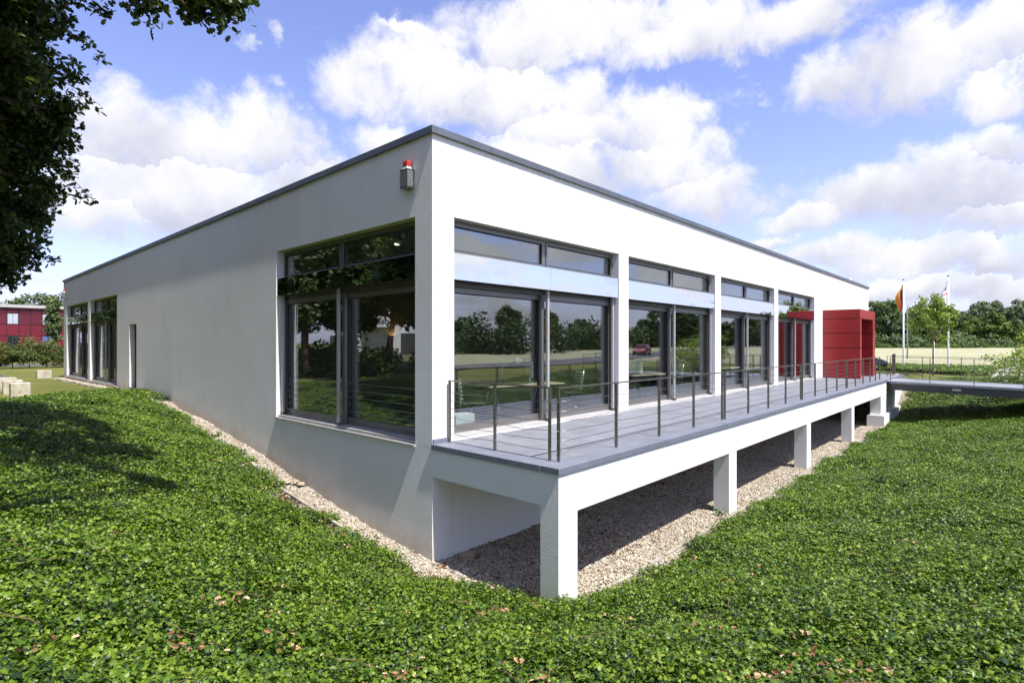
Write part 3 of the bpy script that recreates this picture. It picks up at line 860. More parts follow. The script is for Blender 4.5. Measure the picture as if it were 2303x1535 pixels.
# ------------------------------------------------------------------ railings
def railing(label, pts, height=1.0, cables=6, sag=0.012, z=0.006):
    p0 = Vector((*pts[0], z)); p1 = Vector((*pts[-1], z))
    t = (p1 - p0).normalized()
    root = thing('terrace_railing', label, 'railing', p0, 'steel wire railings round the terrace')
    nrm = Vector((-t.y, t.x, 0))
    def obox(mb, c, hl, hw, z0, z1):
        b = len(mb.v)
        for zz in (z0, z1):
            for s, q in ((-1, -1), (1, -1), (1, 1), (-1, 1)):
                p = c + t * (s * hl) + nrm * (q * hw)
                mb.v.append((p.x, p.y, zz))
        for q in ((0, 3, 2, 1), (4, 5, 6, 7), (0, 1, 5, 4), (1, 2, 6, 5), (2, 3, 7, 6), (3, 0, 4, 7)):
            mb.f.append(tuple(b + i for i in q)); mb.sm.append(False)
    for p in pts:
        mb = MB(); obox(mb, Vector((*p, 0)), 0.012, 0.021, z, z + height - 0.02)
        post = mb.build('post', M['steel'], root)
        bm = MB()
        for k in range(cables):
            zz = z + 0.14 + (height - 0.2) * k / cables
            for q in (-1, 1):
                c = Vector((*p, zz)) + t * (q * 0.0125)
                bm.tube([c, c + t * (q * 0.008)], 0.008, 6)
        ORIGIN[post.name] = ORIGIN[root.name]
        bm.build('fitting', M['steelbright'], post)
    mb = MB(); obox(mb, (p0 + p1) / 2, (p1 - p0).length / 2 + 0.014, 0.021, z + height - 0.0195, z + height)
    mb.build('handrail', M['steel'], root)
    for k in range(cables):
        zz = 0.14 + (height - 0.2) * k / cables
        mb = MB(); path = []
        for a, b in zip(pts[:-1], pts[1:]):
            for s in range(4):
                f = s / 4
                path.append((a[0] + (b[0] - a[0]) * f, a[1] + (b[1] - a[1]) * f, z + zz - sag * 4 * f * (1 - f) * random.uniform(.4, 1.1)))
        path.append((*pts[-1], z + zz))
        mb.tube(path, 0.0042, 5).build('wire', M['steel'], root)
    return root
RY = -2.29
railing('short steel wire railing closing the near end of the terrace by the white corner', [(0.32, -0.05), (0.32, -1.08), (0.32, -2.13)], sag=0.03)
railing('steel wire railing along the terrace edge in front of the first window bay', [(x, RY) for x in (0.31, 1.75, 3.12, 4.48, 5.84)])
railing('steel wire railing along the terrace edge in front of the second window bay', [(x, RY) for x in (5.98, 7.34, 8.70, 10.06, 11.42)])
railing('steel wire railing along the terrace edge in front of the third window bay', [(x, RY) for x in (11.56, 12.9, 14.24, 15.58, 16.92)])
railing('steel wire railing along the terrace edge beside the red porch', [(x, RY) for x in (17.06, 18.42, 19.78, 21.14, 22.3, 23.27)])

# ------------------------------------------------------------------ red entrance porch
porch = thing('entrance_porch', 'red panelled box porch round the entrance at the far end of the terrace', 'porch', (25.15, -0.76, 0.0))
PX0, PX1, PY = 23.42, 26.89, -1.52
core = MB()
core.box(PX0 + .03, PX0 + .30, PY + .03, -0.005, 0.004, 3.12)
core.box(PX1 - .52, PX1 - .03, PY + .03, -0.005, 0.004, 3.12)
core.box(PX0 + .30, PX1 - .52, PY + .03, -0.005, 2.76, 3.12)
core.build('frame', M['redjoint'], porch)
rows = [(0.02, 0.715), (0.745, 1.385), (1.415, 2.055), (2.085, 2.72)]
for a, b in rows + [(2.75, 3.16)]:
    MB().bbox(PX0, PX0 + .028, PY, -0.006, a, b, 0.003).build('cladding_panel', M['red'], porch)
    MB().bbox(PX1 - .028, PX1, PY, -0.006, a, b, 0.003).build('cladding_panel', M['red'], porch)
for a, b in rows:
    MB().bbox(PX0 + .03, PX0 + .33, PY, PY + .028, a, b, 0.003).build('cladding_panel', M['red'], porch)
    MB().bbox(PX1 - .55, PX1 - .03, PY, PY + .028, a, b, 0.003).build('cladding_panel', M['red'], porch)
    MB().bbox(PX0 + .302, PX0 + .33, PY + .03, -0.4, a, b, 0.003).build('cladding_panel', M['red'], porch)
    MB().bbox(PX1 - .55, PX1 - .522, PY + .03, -0.4, a, b, 0.003).build('cladding_panel', M['red'], porch)
for k in range(5):
    a = PX0 + .03 + (PX1 - PX0 - .06) * k / 5; b = PX0 + .03 + (PX1 - PX0 - .06) * (k + 1) / 5
    MB().bbox(a + .003, b - .003, PY, PY + .028, 2.75, 3.16, 0.003).build('cladding_panel', M['red'], porch)
MB().box(PX0 + .03, PX1 - .03, PY + .029, -0.006, 3.125, 3.15).build('roof_sheet', M['red'], porch)
MB().box(PX0 + .331, PX1 - .551, PY + .03, -0.4, 2.735, 2.757).build('soffit', M['red'], porch)
gd = MB()
x0, x1 = PX0 + .335, PX1 - .555
for a, b, c, d in ((x0, x0 + .08, .01, 2.73), (x1 - .08, x1, .01, 2.73), (x0 + .08, x1 - .08, 2.64, 2.73), (x0 + .08, x1 - .08, .01, .09), ((x0 + x1) / 2 - .05, (x0 + x1) / 2 + .05, .09, 2.64)):
    gd.box(a, b, -0.62, -0.55, c, d)
gd = gd.build('door_frame', M['alulight'], porch)
for a, b in ((x0 + .08, (x0 + x1) / 2 - .05), ((x0 + x1) / 2 + .05, x1 - .08)):
    MB().box(a, b, -0.595, -0.575, .09, 2.64).build('pane', M['glass'], gd)

# ------------------------------------------------------------------ footbridge
def footbridge():
    dv = Vector((-0.31, -0.951, 0)).normalized()
    root = thing('footbridge', 'narrow steel footbridge with grating floor and wire railings beyond the terrace', 'footbridge', (23.40, -2.60, -1.75), rotz=math.atan2(dv.y, dv.x))
    z = 1.75                                     # local zero -> terrace floor
    W, Lb = 2.7, 10.5
    st = lambda v: (-0.14 - 0.31 * v) / 0.951
    def b(n, m, mb): return mb.build(n, M[m], root, local=True)
    b('grating', 'beamedge', MB().prism([(st(0.06), 0.06), (Lb, 0.06), (Lb, W - 0.06), (st(W - .06), W - 0.06)], z - 0.09, z - 0.05))
    for y in (0.0, W - 0.058):
        s = 0.03 if y < 1 else st(W) + .05
        b('edge_angle', 'beamedge', MB().box(s, Lb, y, y + 0.058, z - 0.135, z - 0.045))
    for y, s in ((0.09, 0.03), (W - 0.09, st(W) + 0.1)):
        bm = MB()
        bm.box(s, Lb, y - .09, y + .09, z - .152, z - .136); bm.box(s, Lb, y - .006, y + .006, z - .402, z - .152); bm.box(s, Lb, y - .09, y + .09, z - .42, z - .402)
        b('beam', 'beam', bm)
    b('name_plate', 'alulight', MB().box(2.32, 2.62, 0.074, 0.083, z - .30, z - .22))
    x = 0.6
    while x < Lb:
        b('cross_beam', 'beam', MB().box(x, x + .08, .098, W - .098, z - .30, z - .095)); x += 1.5
    bars = MB(); x = 0.1
    while x < Lb:
        bars.box(x, x + .006, 0.07, W - .07, z - .0499, z - .044); x += 0.06
    b('grating_bars', 'beamedge', bars)
    for y, s, n in ((0.03, 0.06, 7), (W - .03, -1.4, 8)):
        for k in range(n):
            b('post', 'steel', MB().box(s + 1.5 * k - .010, s + 1.5 * k + .010, y - .014, y + .014, z - .12, z + .98))
        b('handrail', 'steel', MB().box(s - .02, s + 1.5 * (n - 1) + .02, y - .014, y + .014, z + .981, z + 1.0))
        for k in range(6):
            b('wire', 'steel', MB().tube([(s, y, z + .08 + .15 * k), (s + 1.5 * (n - 1), y, z + .08 + .15 * k)], 0.005, 5))
    return root
footbridge()
# railing pair where the landing ends, with a pale foot plate
land = thing('landing_railing', 'pair of steel posts on a pale foot plate behind the footbridge', 'railing', (28.3, -2.05, 0.0))
for dx in (0.0, 0.45):
    MB().box(28.0 + dx, 28.06 + dx, -2.14, -2.06, 0.03, 1.05).build('post', M['steel'], land)
MB().box(27.8, 28.9, -2.25, -1.95, 0.0, 0.03).build('foot_plate', M['alulight'], land)
MB().box(28.0, 28.95, -2.12, -2.08, 1.051, 1.07).build('handrail', M['steel'], land)

# ------------------------------------------------------------------ alarm sirens on the side wall
def siren(y0, label, zoff=0.0):
    y1, d = y0 + 0.20, 0.145
    s = thing('alarm_siren', label, 'siren', (0, (y0 + y1) / 2, 4.15 + zoff), 'alarm sirens on the side wall')
    z0, z1 = 4.155 + zoff, 4.44 + zoff
    MB().box(-d + .008, -0.001, y0 + .008, y1 - .008, z0, z1).build('housing', M['gasket'], s)
    ca = MB()
    for a, b in ((y0, y0 + .012), (y1 - .012, y1), ((y0 + y1) / 2 - .008, (y0 + y1) / 2 + .008)):
        ca.box(-d, -d + .012, a, b, z0 - .002, z1 + .002)
    for a, b in ((-d + .0121, -d + .02), (-.014, -.002)):
        ca.box(a, b, y0, y0 + .008, z0 - .002, z1 + .002)
    ca.box(-d, -0.002, y0, y1, z1 + .0021, z1 + .012); ca.box(-d, -0.002, y0, y1, z0 - .012, z0 - .0021)
    ca.build('casing', M['alu'], s)
    gr = MB()
    for k in range(9):
        z = z0 + .022 + .029 * k
        gr.box(-d + .001, -d + .008, y0 + .0121, (y0 + y1) / 2 - .0081, z, z + .012)
        gr.box(-d + .001, -d + .008, (y0 + y1) / 2 + .0081, y1 - .0121, z, z + .012)
        gr.box(-d + .0201, -.0141, y0 + .001, y0 + .008, z, z + .012)
    gr.build('grille', M['alulight'], s)
    ym = (y0 + y1) / 2
    b = MB(); lo = [(-.125, ym - .07), (-.02, ym - .07), (-.02, ym + .07), (-.125, ym + .07)]; hi = [(-.115, ym - .055), (-.03, ym - .055), (-.03, ym + .055), (-.115, ym + .055)]
    za, zb = z1 + .0121, z1 + .06
    v = [(p[0], p[1], za) for p in lo] + [(p[0], p[1], zb) for p in hi]
    for q in ((0, 1, 5, 4), (1, 2, 6, 5), (2, 3, 7, 6), (3, 0, 4, 7), (4, 5, 6, 7)): b.face([v[i] for i in q])
    b.build('neck', M['sage'], s)
    MB().bbox(-.12, -.025, ym - .06, ym + .06, zb + .001, zb + .095, .01).build('strobe', M['flagred'], s)
    return s
siren(0.46, 'grey louvred alarm siren with red strobe near the white corner')
siren(30.95, 'small pale alarm siren at the far end of the side wall', -0.1)

# ------------------------------------------------------------------ ground cover: ivy and pebbles (geometry-node scatter)
def gn_scatter(name, pts, rot, scl, idx, sources):
    col = bpy.data.collections.new(name + '_source')
    for i, me in enumerate(sources):
        col.objects.link(bpy.data.objects.new('%s_source_%02d' % (name, i), me))
    me = bpy.data.meshes.new(name)
    me.vertices.add(len(pts)); me.vertices.foreach_set('co', np.ascontiguousarray(pts, np.float32).ravel())
    a = me.attributes.new('rot', 'FLOAT_VECTOR', 'POINT'); a.data.foreach_set('vector', np.ascontiguousarray(rot, np.float32).ravel())
    a = me.attributes.new('scl', 'FLOAT', 'POINT'); a.data.foreach_set('value', np.ascontiguousarray(scl, np.float32))
    a = me.attributes.new('idx', 'INT', 'POINT'); a.data.foreach_set('value', np.ascontiguousarray(idx, np.int32))
    o = link(bpy.data.objects.new(name, me))
    ng = bpy.data.node_groups.new(name, 'GeometryNodeTree')
    ng.interface.new_socket('Geometry', in_out='INPUT', socket_type='NodeSocketGeometry')
    ng.interface.new_socket('Geometry', in_out='OUTPUT', socket_type='NodeSocketGeometry')
    N, L = ng.nodes, ng.links
    gi = N.new('NodeGroupInput'); go = N.new('NodeGroupOutput')
    ci = N.new('GeometryNodeCollectionInfo')
    ci.inputs['Collection'].default_value = col
    ci.inputs['Separate Children'].default_value = True
    ci.inputs['Reset Children'].default_value = True
    ip = N.new('GeometryNodeInstanceOnPoints')
    ip.inputs['Pick Instance'].default_value = True
    def attr(n, t):
        x = N.new('GeometryNodeInputNamedAttribute'); x.data_type = t; x.inputs[0].default_value = n
        return x.outputs[0]
    er = N.new('FunctionNodeEulerToRotation')
    L.new(attr('rot', 'FLOAT_VECTOR'), er.inputs[0])
    L.new(gi.outputs[0], ip.inputs['Points']); L.new(ci.outputs[0], ip.inputs['Instance'])
    L.new(attr('idx', 'INT'), ip.inputs['Instance Index'])
    L.new(er.outputs[0], ip.inputs['Rotation']); L.new(attr('scl', 'FLOAT'), ip.inputs['Scale'])
    L.new(ip.outputs[0], go.inputs[0])
    md = o.modifiers.new('scatter', 'NODES'); md.node_group = ng
    o['kind'] = 'stuff'
    return o
def fan(outline, centre):
    tv = np.array(outline + [centre], float)
    n = len(outline)
    tf = np.array([(i, (i + 1) % n, n) for i in range(n)])
    return tv, tf
def mirror_outline(right):
    """right half from base to tip -> closed outline"""
    return right + [(-x, y, z) for x, y, z in right[-2:0:-1]]
IVY = fan(mirror_outline([(0, 0.05, 0.0), (0.30, -0.10, -0.05), (0.52, 0.16, -0.10), (0.34, 0.30, -0.03), (0.50, 0.58, -0.12), (0.19, 0.60, -0.03), (0, 1.0, -0.14)]), (0, 0.32, 0.05))
IVY2 = fan(mirror_outline([(0, 0.08, 0.0), (0.34, -0.04, -0.06), (0.50, 0.28, -0.10), (0.30, 0.58, -0.05), (0, 0.95, -0.12)]), (0, 0.34, 0.06))
OAKL = fan(mirror_outline([(0, 0, 0), (0.10, 0.16, 0.01), (0.27, 0.26, 0.03), (0.16, 0.38, 0.01), (0.36, 0.55, 0.04), (0.20, 0.66, 0.01), (0.26, 0.86, 0.03), (0, 1.0, -0.05)]), (0, 0.48, -0.03))
SIMPLE = (np.array([(0, 0, 0), (0.34, 0.45, 0.07), (0, 1, -0.05), (-0.34, 0.45, 0.07)], float), np.array([(0, 1, 2), (0, 2, 3)]))

def ivy_patch(g, n, rad, size):
    V, Fc, Rn = [], [], []; base = 0
    for tpl in (IVY, IVY2):
        m = int(n * (0.72 if tpl is IVY else 0.28))
        r = rad * np.sqrt(g.random(m)); a = g.random(m) * 2 * np.pi
        lift = g.random(m)
        pos = np.stack([r * np.cos(a), r * np.sin(a), 0.02 + 0.085 * lift + 0.02 * g.random(m)], 1)
        tilt = g.normal(size=(m, 3)) * (0.62, 0.62, 0.0) + (0, 0, 1.0)
        tilt[:, 2] = np.abs(tilt[:, 2]) + 0.1
        Mx = frames(tilt, g)
        s = size * (0.55 + 0.75 * g.random(m)) * (1.0 + 0.75 * (g.random(m) < 0.05))
        v, f = scatter(tpl[0], tpl[1], pos, Mx, s)
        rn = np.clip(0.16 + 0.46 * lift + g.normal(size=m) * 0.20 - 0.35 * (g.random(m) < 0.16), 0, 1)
        V.append(v); Fc.append(f + base); Rn.append(np.repeat(rn, len(tpl[0]))); base += len(v)
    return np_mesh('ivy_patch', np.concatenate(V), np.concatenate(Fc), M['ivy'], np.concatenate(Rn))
def slope_euler(x, y, spin, g, wob=0.12):
    e = 0.15
    gx = (height(x + e, y) - height(x - e, y)) / (2 * e); gy = (height(x, y + e) - height(x, y - e)) / (2 * e)
    n = np.stack([-gx, -gy, np.ones_like(gx)], 1) + np.concatenate([g.normal(size=(len(x), 2)) * wob, np.zeros((len(x), 1))], 1)
    n /= np.linalg.norm(n, axis=1, keepdims=True)
    # rotation: spin about z then tilt z to n, as xyz euler
    ay = np.arcsin(np.clip(n[:, 0], -1, 1)); ax = np.arctan2(-n[:, 1], n[:, 2])
    # R = Rx(ax) * Ry(ay) * Rz(spin) -> convert to XYZ euler through matrices
    cx, sx, cy, sy, cz, sz = np.cos(ax), np.sin(ax), np.cos(ay), np.sin(ay), np.cos(spin), np.sin(spin)
    R00 = cy * cz; R10 = cx * sz + sx * sy * cz; R20 = sx * sz - cx * sy * cz
    R21 = sx * cz + cx * sy * sz; R22 = cx * cy
    return np.stack([np.arctan2(R21, R22), -np.arcsin(np.clip(R20, -1, 1)), np.arctan2(R10, R00)], 1)
def make_ivy():
    g = np.random.default_rng(11)
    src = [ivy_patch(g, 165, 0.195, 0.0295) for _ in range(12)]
    step = 0.165
    X, Y = np.meshgrid(np.arange(-11, 44, step), np.arange(-11.6, 16.4, step), indexing='ij')
    x = (X + g.uniform(-.5, .5, X.shape) * step).ravel(); y = (Y + g.uniform(-.5, .5, Y.shape) * step).ravel()
    keep = zone(x, y) == 1
    # in view (with a good margin) only
    dx, dy = x - CAM.x, y - CAM.y
    dep = 0.735 * dx + 0.678 * dy; lat = 0.678 * dx - 0.735 * dy
    keep &= (dep > -1.0) & (np.abs(lat) < dep * 1.15 + 3.5)
    far = np.clip((dep - 14) / 16, 0, 1)
    keep &= g.random(len(x)) > 0.42 * far
    # bare earth beside the edging stones
    keep &= ~((np.sin(x * 1.37 + 2.1 * np.sin(y * .83)) * np.sin(y * 1.21 + 1.7 * np.sin(x * .71)) > 0.86) & (g.random(len(x)) < .55))
    bare = (x > -1.05) & (y > 1.3) & (y < 5.6) & (np.sin(y * 2.3) + 0.4 * np.sin(y * 7.1) > -0.1)
    keep &= ~bare
    x, y, far = x[keep], y[keep], far[keep]
    z = height(x, y) + 0.035 * np.sin(x * 2.1 + 1.3 * np.sin(y * 1.7)) + 0.03 * np.sin(y * 3.3 + x)
    rot = slope_euler(x, y, g.random(len(x)) * 6.283, g)
    scl = (0.9 + 0.35 * g.random(len(x))) * (1 + 0.3 * far) * np.where((x > 33) | (y < -30), 1.5, 1.0)
    near = np.hypot(x - CAM.x, y - CAM.y)
    z = np.where(near < 2.0, z - 0.1, z)
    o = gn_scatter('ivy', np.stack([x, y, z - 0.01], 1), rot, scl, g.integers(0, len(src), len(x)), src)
    tag(o, 'glossy dark and bright green ivy carpeting the slopes round the building', 'ivy')
    return len(x)
n_ivy = make_ivy()

def pebble_patch(g, n, rad):
    import bmesh
    bm = bmesh.new(); bmesh.ops.create_icosphere(bm, subdivisions=1, radius=1.0)
    tv = np.array([v.co[:] for v in bm.verts]); tf = np.array([[v.index for v in f.verts] for f in bm.faces]); bm.free()
    r = rad * np.sqrt(g.random(n)); a = g.random(n) * 6.283
    pos = np.stack([r * np.cos(a), r * np.sin(a), 0.004 + 0.012 * g.random(n)], 1)
    Mx = frames(g.normal(size=(n, 3)) * .35 + (0, 0, 1), g)
    s3 = np.stack([0.7 + 0.6 * g.random(n), 0.7 + 0.6 * g.random(n), 0.4 + 0.35 * g.random(n)], 1)
    Mx = Mx * s3[:, None, :]
    s = 0.0095 + 0.012 * g.random(n) ** 1.5
    V, F = scatter(tv, tf, pos, Mx, s)
    V += g.normal(size=V.shape) * 0.0012
    return np_mesh('pebble_patch', V, F, M['pebble'], np.repeat(g.random(n), len(tv)), smooth=True)
def make_pebbles():
    g = np.random.default_rng(5)
    src = [pebble_patch(g, 60, 0.14) for _ in range(8)]
    step = 0.15
    X, Y = np.meshgrid(np.arange(-0.9, 28.5, step), np.arange(-2.9, 31.7, step), indexing='ij')
    x = (X + g.uniform(-.5, .5, X.shape) * step).ravel(); y = (Y + g.uniform(-.5, .5, Y.shape) * step).ravel()
    k = (zone(x, y) == 2) & ~((x > 0.02) & (y > 0.02))
    k |= (x > -0.85) & (x < -0.5) & (y > 1.3) & (y < 5.6) & (g.random(len(x)) < 0.12)
    k &= ~((y > 14) & (g.random(len(x)) < 0.3))
    x, y = x[k], y[k]
    rot = slope_euler(x, y, g.random(len(x)) * 6.283, g, 0.05)
    o = gn_scatter('pebbles', np.stack([x, y, height(x, y)], 1), rot, 0.9 + 0.4 * g.random(len(x)), g.integers(0, 8, len(x)), src)
    tag(o, 'beige river pebbles under the terrace and along the side wall', 'gravel')
make_pebbles()
def make_litter():
    g = np.random.default_rng(21)
    def leaf():
        tv, tf = OAKL
        n = 7
        pos = np.concatenate([g.normal(size=(n, 2)) * .09, 0.01 + 0.03 * g.random((n, 1))], 1)
        V, F = scatter(tv * (1, 1, 2.5), tf, pos, frames(g.normal(size=(n, 3)) * .6 + (0, 0, 1), g), 0.05 + 0.04 * g.random(n))
        return np_mesh('dry_leaf_patch', V, F, M['deadleaf'], np.repeat(g.random(n), len(tv)))
    src = [leaf() for _ in range(5)]
    P = []
    for _ in range(60):      # drift of leaves against the foot of the wall under the terrace
        P.append((g.uniform(0.5, 22), -0.08 - abs(g.normal()) * 0.25, 0.0))
    for _ in range(26):
        P.append((g.uniform(-.5, 3), g.uniform(-2.2, -.2), 0.0))
    for _ in range(18):
        P.append((-0.75 + g.normal() * .15, g.uniform(1.3, 5.5), 0.0))
    for _ in range(70):      # scattered on the ivy
        d = g.uniform(3.0, 12); a = g.uniform(-0.85, 0.85)
        dx = 0.678 * d * math.tan(a) + 0.735 * d; dy = -0.735 * d * math.tan(a) + 0.678 * d
        P.append((CAM.x + dx, CAM.y + dy, 0.10))
    for cx, cy in ((-2.9, -4.9), (-1.6, -5.6), (-2.3, -6.2), (-3.6, -3.8), (-3.7, -4.1), (-4.3, -2.9), (-1.2, -6.1)):
        for _ in range(3): P.append((cx + g.normal() * .13, cy + g.normal() * .13, 0.09))
    P = np.array(P); zn = zone(P[:, 0], P[:, 1]); P = P[(zn == 1) | (zn == 2)]
    # single leaves on the ivy are rarer: thin out
    n = len(P)
    z = height(P[:, 0], P[:, 1]) + P[:, 2]
    o = gn_scatter('fallen_leaves', np.stack([P[:, 0], P[:, 1], z], 1), slope_euler(P[:, 0], P[:, 1], g.random(n) * 6.28, g), np.where(P[:, 2] > 0, 0.55, 0.8) + 0.3 * g.random(n), g.integers(0, 5, n), src)
    tag(o, 'dry brown leaves scattered on the ivy and pebbles', 'leaves')
make_litter()
def make_stems():
    g = np.random.default_rng(9)
    def stem():
        mb = MB(); n = 7; ln = g.uniform(.25, .55); p = Vector((0, 0, 0)); a = g.uniform(0, 6.28); pts = []
        for i in range(n):
            pts.append(tuple(p)); a += g.normal() * .35
            p = p + Vector((math.cos(a), math.sin(a), g.normal() * .25 - .02 * i)) * (ln / n)
        mb.tube(pts, [.0026 - .0002 * i for i in range(n)], 5)
        return mb.mesh('ivy_stem', M['stem'])
    src = [stem() for _ in range(8)]
    n = 130
    d = g.uniform(2.6, 10, n); a = g.uniform(-.8, .8, n)
    x = CAM.x + .678 * d * np.tan(a) + .735 * d; y = CAM.y - .735 * d * np.tan(a) + .678 * d
    k = zone(x, y) == 1; x, y = x[k], y[k]; n = len(x)
    o = gn_scatter('ivy_stems', np.stack([x, y, height(x, y) + g.uniform(.08, .12, n)], 1), slope_euler(x, y, g.random(n) * 6.28, g), .8 + .6 * g.random(n), g.integers(0, 8, n), src)
    tag(o, 'thin brown runners of the ivy lying over the leaves', 'ivy stems')
make_stems()

# ------------------------------------------------------------------ edging stones and small things by the walls
def edging(label, pts, w=0.06, n=10):
    root = thing('garden_edging', label, 'edging', (*pts[0], H(*pts[0])), 'concrete edgings of the gravel strips')
    a, b = Vector((*pts[0], 0)), Vector((*pts[1], 0))
    for i in range(n):
        p = a.lerp(b, (i + .01) / n); q = a.lerp(b, (i + .99) / n)
        t = (q - p).normalized(); nn = Vector((-t.y, t.x, 0)) * (w / 2)
        mb = MB(); vs = []
        j = random.uniform(-.006, .006)
        for c, s in ((p, -1), (q, -1), (q, 1), (p, 1)):
            zz = H(c.x, c.y) + 0.055 + j
            vs.append((c + nn * s, zz))
        lo = [(v.x, v.y, z - .2) for v, z in vs]; hi = [(v.x, v.y, z) for v, z in vs]
        mb.face(hi)
        for k in range(4): mb.face([lo[k], lo[(k + 1) % 4], hi[(k + 1) % 4], hi[k]])
        mb.build('edging_stone', M['edging'], root)
edging('concrete edging between ivy and the pebble strip down the side wall', ((-0.53, 0.2), (-0.53, 13.2)), n=13)
edging('concrete edging between lawn and pebbles below the far side windows', ((-0.53, 16.4), (-0.53, 31.6)), n=15)
edging('concrete edging between ivy and the pebbles under the terrace', ((0.6, -2.66), (21.6, -2.66)), n=21)
gl = thing('ground_spotlight', 'flat black lamp box lying at the foot of the side wall', 'lamp', (-0.2, 13.35, H(-.2, 13.35)))
hz = H(-.2, 13.35)
MB().bbox(-0.36, -0.03, 13.2, 13.55, hz + .02, hz + .12, .015).build('housing', M['black'], gl)
MB().box(-0.33, -0.06, 13.23, 13.52, hz + .1205, hz + .125).build('lens', M['windowdark'], gl)
st = thing('loose_stone', 'loose beige brick lying on the pebbles at the white corner pier', 'stone', (0.55, -0.2, H(.55, -.2)))
MB().bbox(0.42, 0.68, -0.28, -0.14, H(.55, -.2) - .01, H(.55, -.2) + .10, .012).build('stone', M['sand'], st)
def weed(x, y, label):
    g = np.random.default_rng(int(abs(x * 100)))
    n = 26
    pos = np.concatenate([g.normal(size=(n, 2)) * .06, g.random((n, 1)) * .14], 1)
    V, F = scatter(SIMPLE[0], SIMPLE[1], pos, frames(g.normal(size=(n, 3)) * .8 + (0, 0, .6), g), 0.05 + .04 * g.random(n))
    o = link(bpy.data.objects.new('weed', np_mesh('weed', V, F, M['woodfresh'], np.repeat(g.random(n), 4))))
    o.location = (x, y, H(x, y))
    tag(o, label, 'plant')
weed(5.42, -2.42, 'small green weed at the foot of the second terrace column')
weed(-0.3, 8.2, 'small green weed growing in the side pebble strip')
fu = thing('bracket_fungus', 'pale beige ragged lump on the pebbles against the side wall', 'fungus', (-0.2, 4.35, H(-.2, 4.35)))
g_ = np.random.default_rng(3)
fz = H(-.2, 4.35)
for k in range(5):
    mb = MB(); c = Vector((-.22 + g_.normal() * .05, 4.35 + g_.normal() * .08, fz + .04 + .03 * k / 2))
    ring = []
    for i in range(9):
        a = 6.283 * i / 9; r = .07 + .035 * g_.random()
        ring.append((c.x + r * math.cos(a), c.y + r * math.sin(a), c.z + g_.normal() * .012))
    up = [(p[0] * .6 + c.x * .4, p[1] * .6 + c.y * .4, c.z + .03) for p in ring]
    for i in range(9):
        j = (i + 1) % 9; mb.face([ring[i], ring[j], up[j], up[i]])
    mb.face(up); mb.face(ring[::-1])
    mb.build('lobe', M['sand'], fu)

# ------------------------------------------------------------------ trees
def tree_meshes(seed, Ht, cr, trunk_h, r0, nclump, nleaf, leaf, tpl, mat, squash=1.0, spread=0.16, barkmat='bark', droop=0.0, hollow=0.45, limbs=7, base_w=0.0):
    """trunk mesh, crown mesh; local origin at the foot"""
    g = np.random.default_rng(seed)
    ch = (Ht - trunk_h) / 2; cz = trunk_h + ch
    mb = MB()
    pts = [(0, 0, -0.3)]; rs = [r0 * 1.25]
    x = y = 0.0
    for i in range(1, 7):
        x += g.normal() * r0 * .35; y += g.normal() * r0 * .35
        pts.append((x, y, Ht * 0.86 * i / 6)); rs.append(r0 * (1 - i / 6.6))
    mb.tube(pts, rs, 8)
    P = np.array(pts)
    C_ = []
    for _ in range(nclump):
        for _try in range(40):
            u = g.normal(size=3); u /= np.linalg.norm(u)
            r = (hollow + (1 - hollow) * g.random() ** 0.7)
            taper = 1.0 - base_w * max(0, u[2])
            p = np.array([u[0] * cr * r * taper, u[1] * cr * r * taper, cz + u[2] * ch * r * squash])
            if p[2] > trunk_h * .8: break
        C_.append(p)
    C_ = np.array(C_)
    for k in range(limbs):
        c = C_[g.integers(0, nclump)]
        zs = trunk_h * 0.75 + (c[2] - trunk_h * .75) * 0.35
        b = np.array([np.interp(zs, P[:, 2], P[:, 0]), np.interp(zs, P[:, 2], P[:, 1]), zs])
        m_ = (b + c) / 2 + g.normal(size=3) * cr * .08
        mb.tube([b, m_, c], [r0 * .42, r0 * .24, r0 * .07], 6, cap=False)
    cl = g.integers(0, nclump, nleaf)
    sz = cr * spread * (0.7 + 0.6 * g.random(nclump))
    off = g.normal(size=(nleaf, 3)); off /= np.linalg.norm(off, axis=1, keepdims=True)
    off *= (g.random(nleaf) ** 0.45)[:, None] * sz[cl][:, None] * (1, 1, .75)
    pos = C_[cl] + off
    pos[:, 2] -= droop * np.hypot(off[:, 0], off[:, 1])
    nr = off / (np.linalg.norm(off, axis=1, keepdims=True) + 1e-6) * 0.8 + g.normal(size=(nleaf, 3)) * .55 + (0, 0, 0.45)
    V, F = scatter(tpl[0], tpl[1], pos, frames(nr, g), leaf * (0.7 + 0.6 * g.random(nleaf)))
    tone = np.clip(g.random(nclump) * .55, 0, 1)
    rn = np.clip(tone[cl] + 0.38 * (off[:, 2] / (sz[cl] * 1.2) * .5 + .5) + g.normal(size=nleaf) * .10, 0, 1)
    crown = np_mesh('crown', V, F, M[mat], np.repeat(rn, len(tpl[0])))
    return mb.mesh('trunk', M[barkmat]), crown
def tree(name, meshes, label, loc, group=None, rot=0.0, scale=1.0, cat='tree'):
    t = thing(name, label, cat, loc, group, rot)
    t.scale = (scale,) * 3 if not hasattr(scale, '__len__') else scale
    link(bpy.data.objects.new('trunk', meshes[0]), t)
    link(bpy.data.objects.new('crown', meshes[1]), t)
    return t

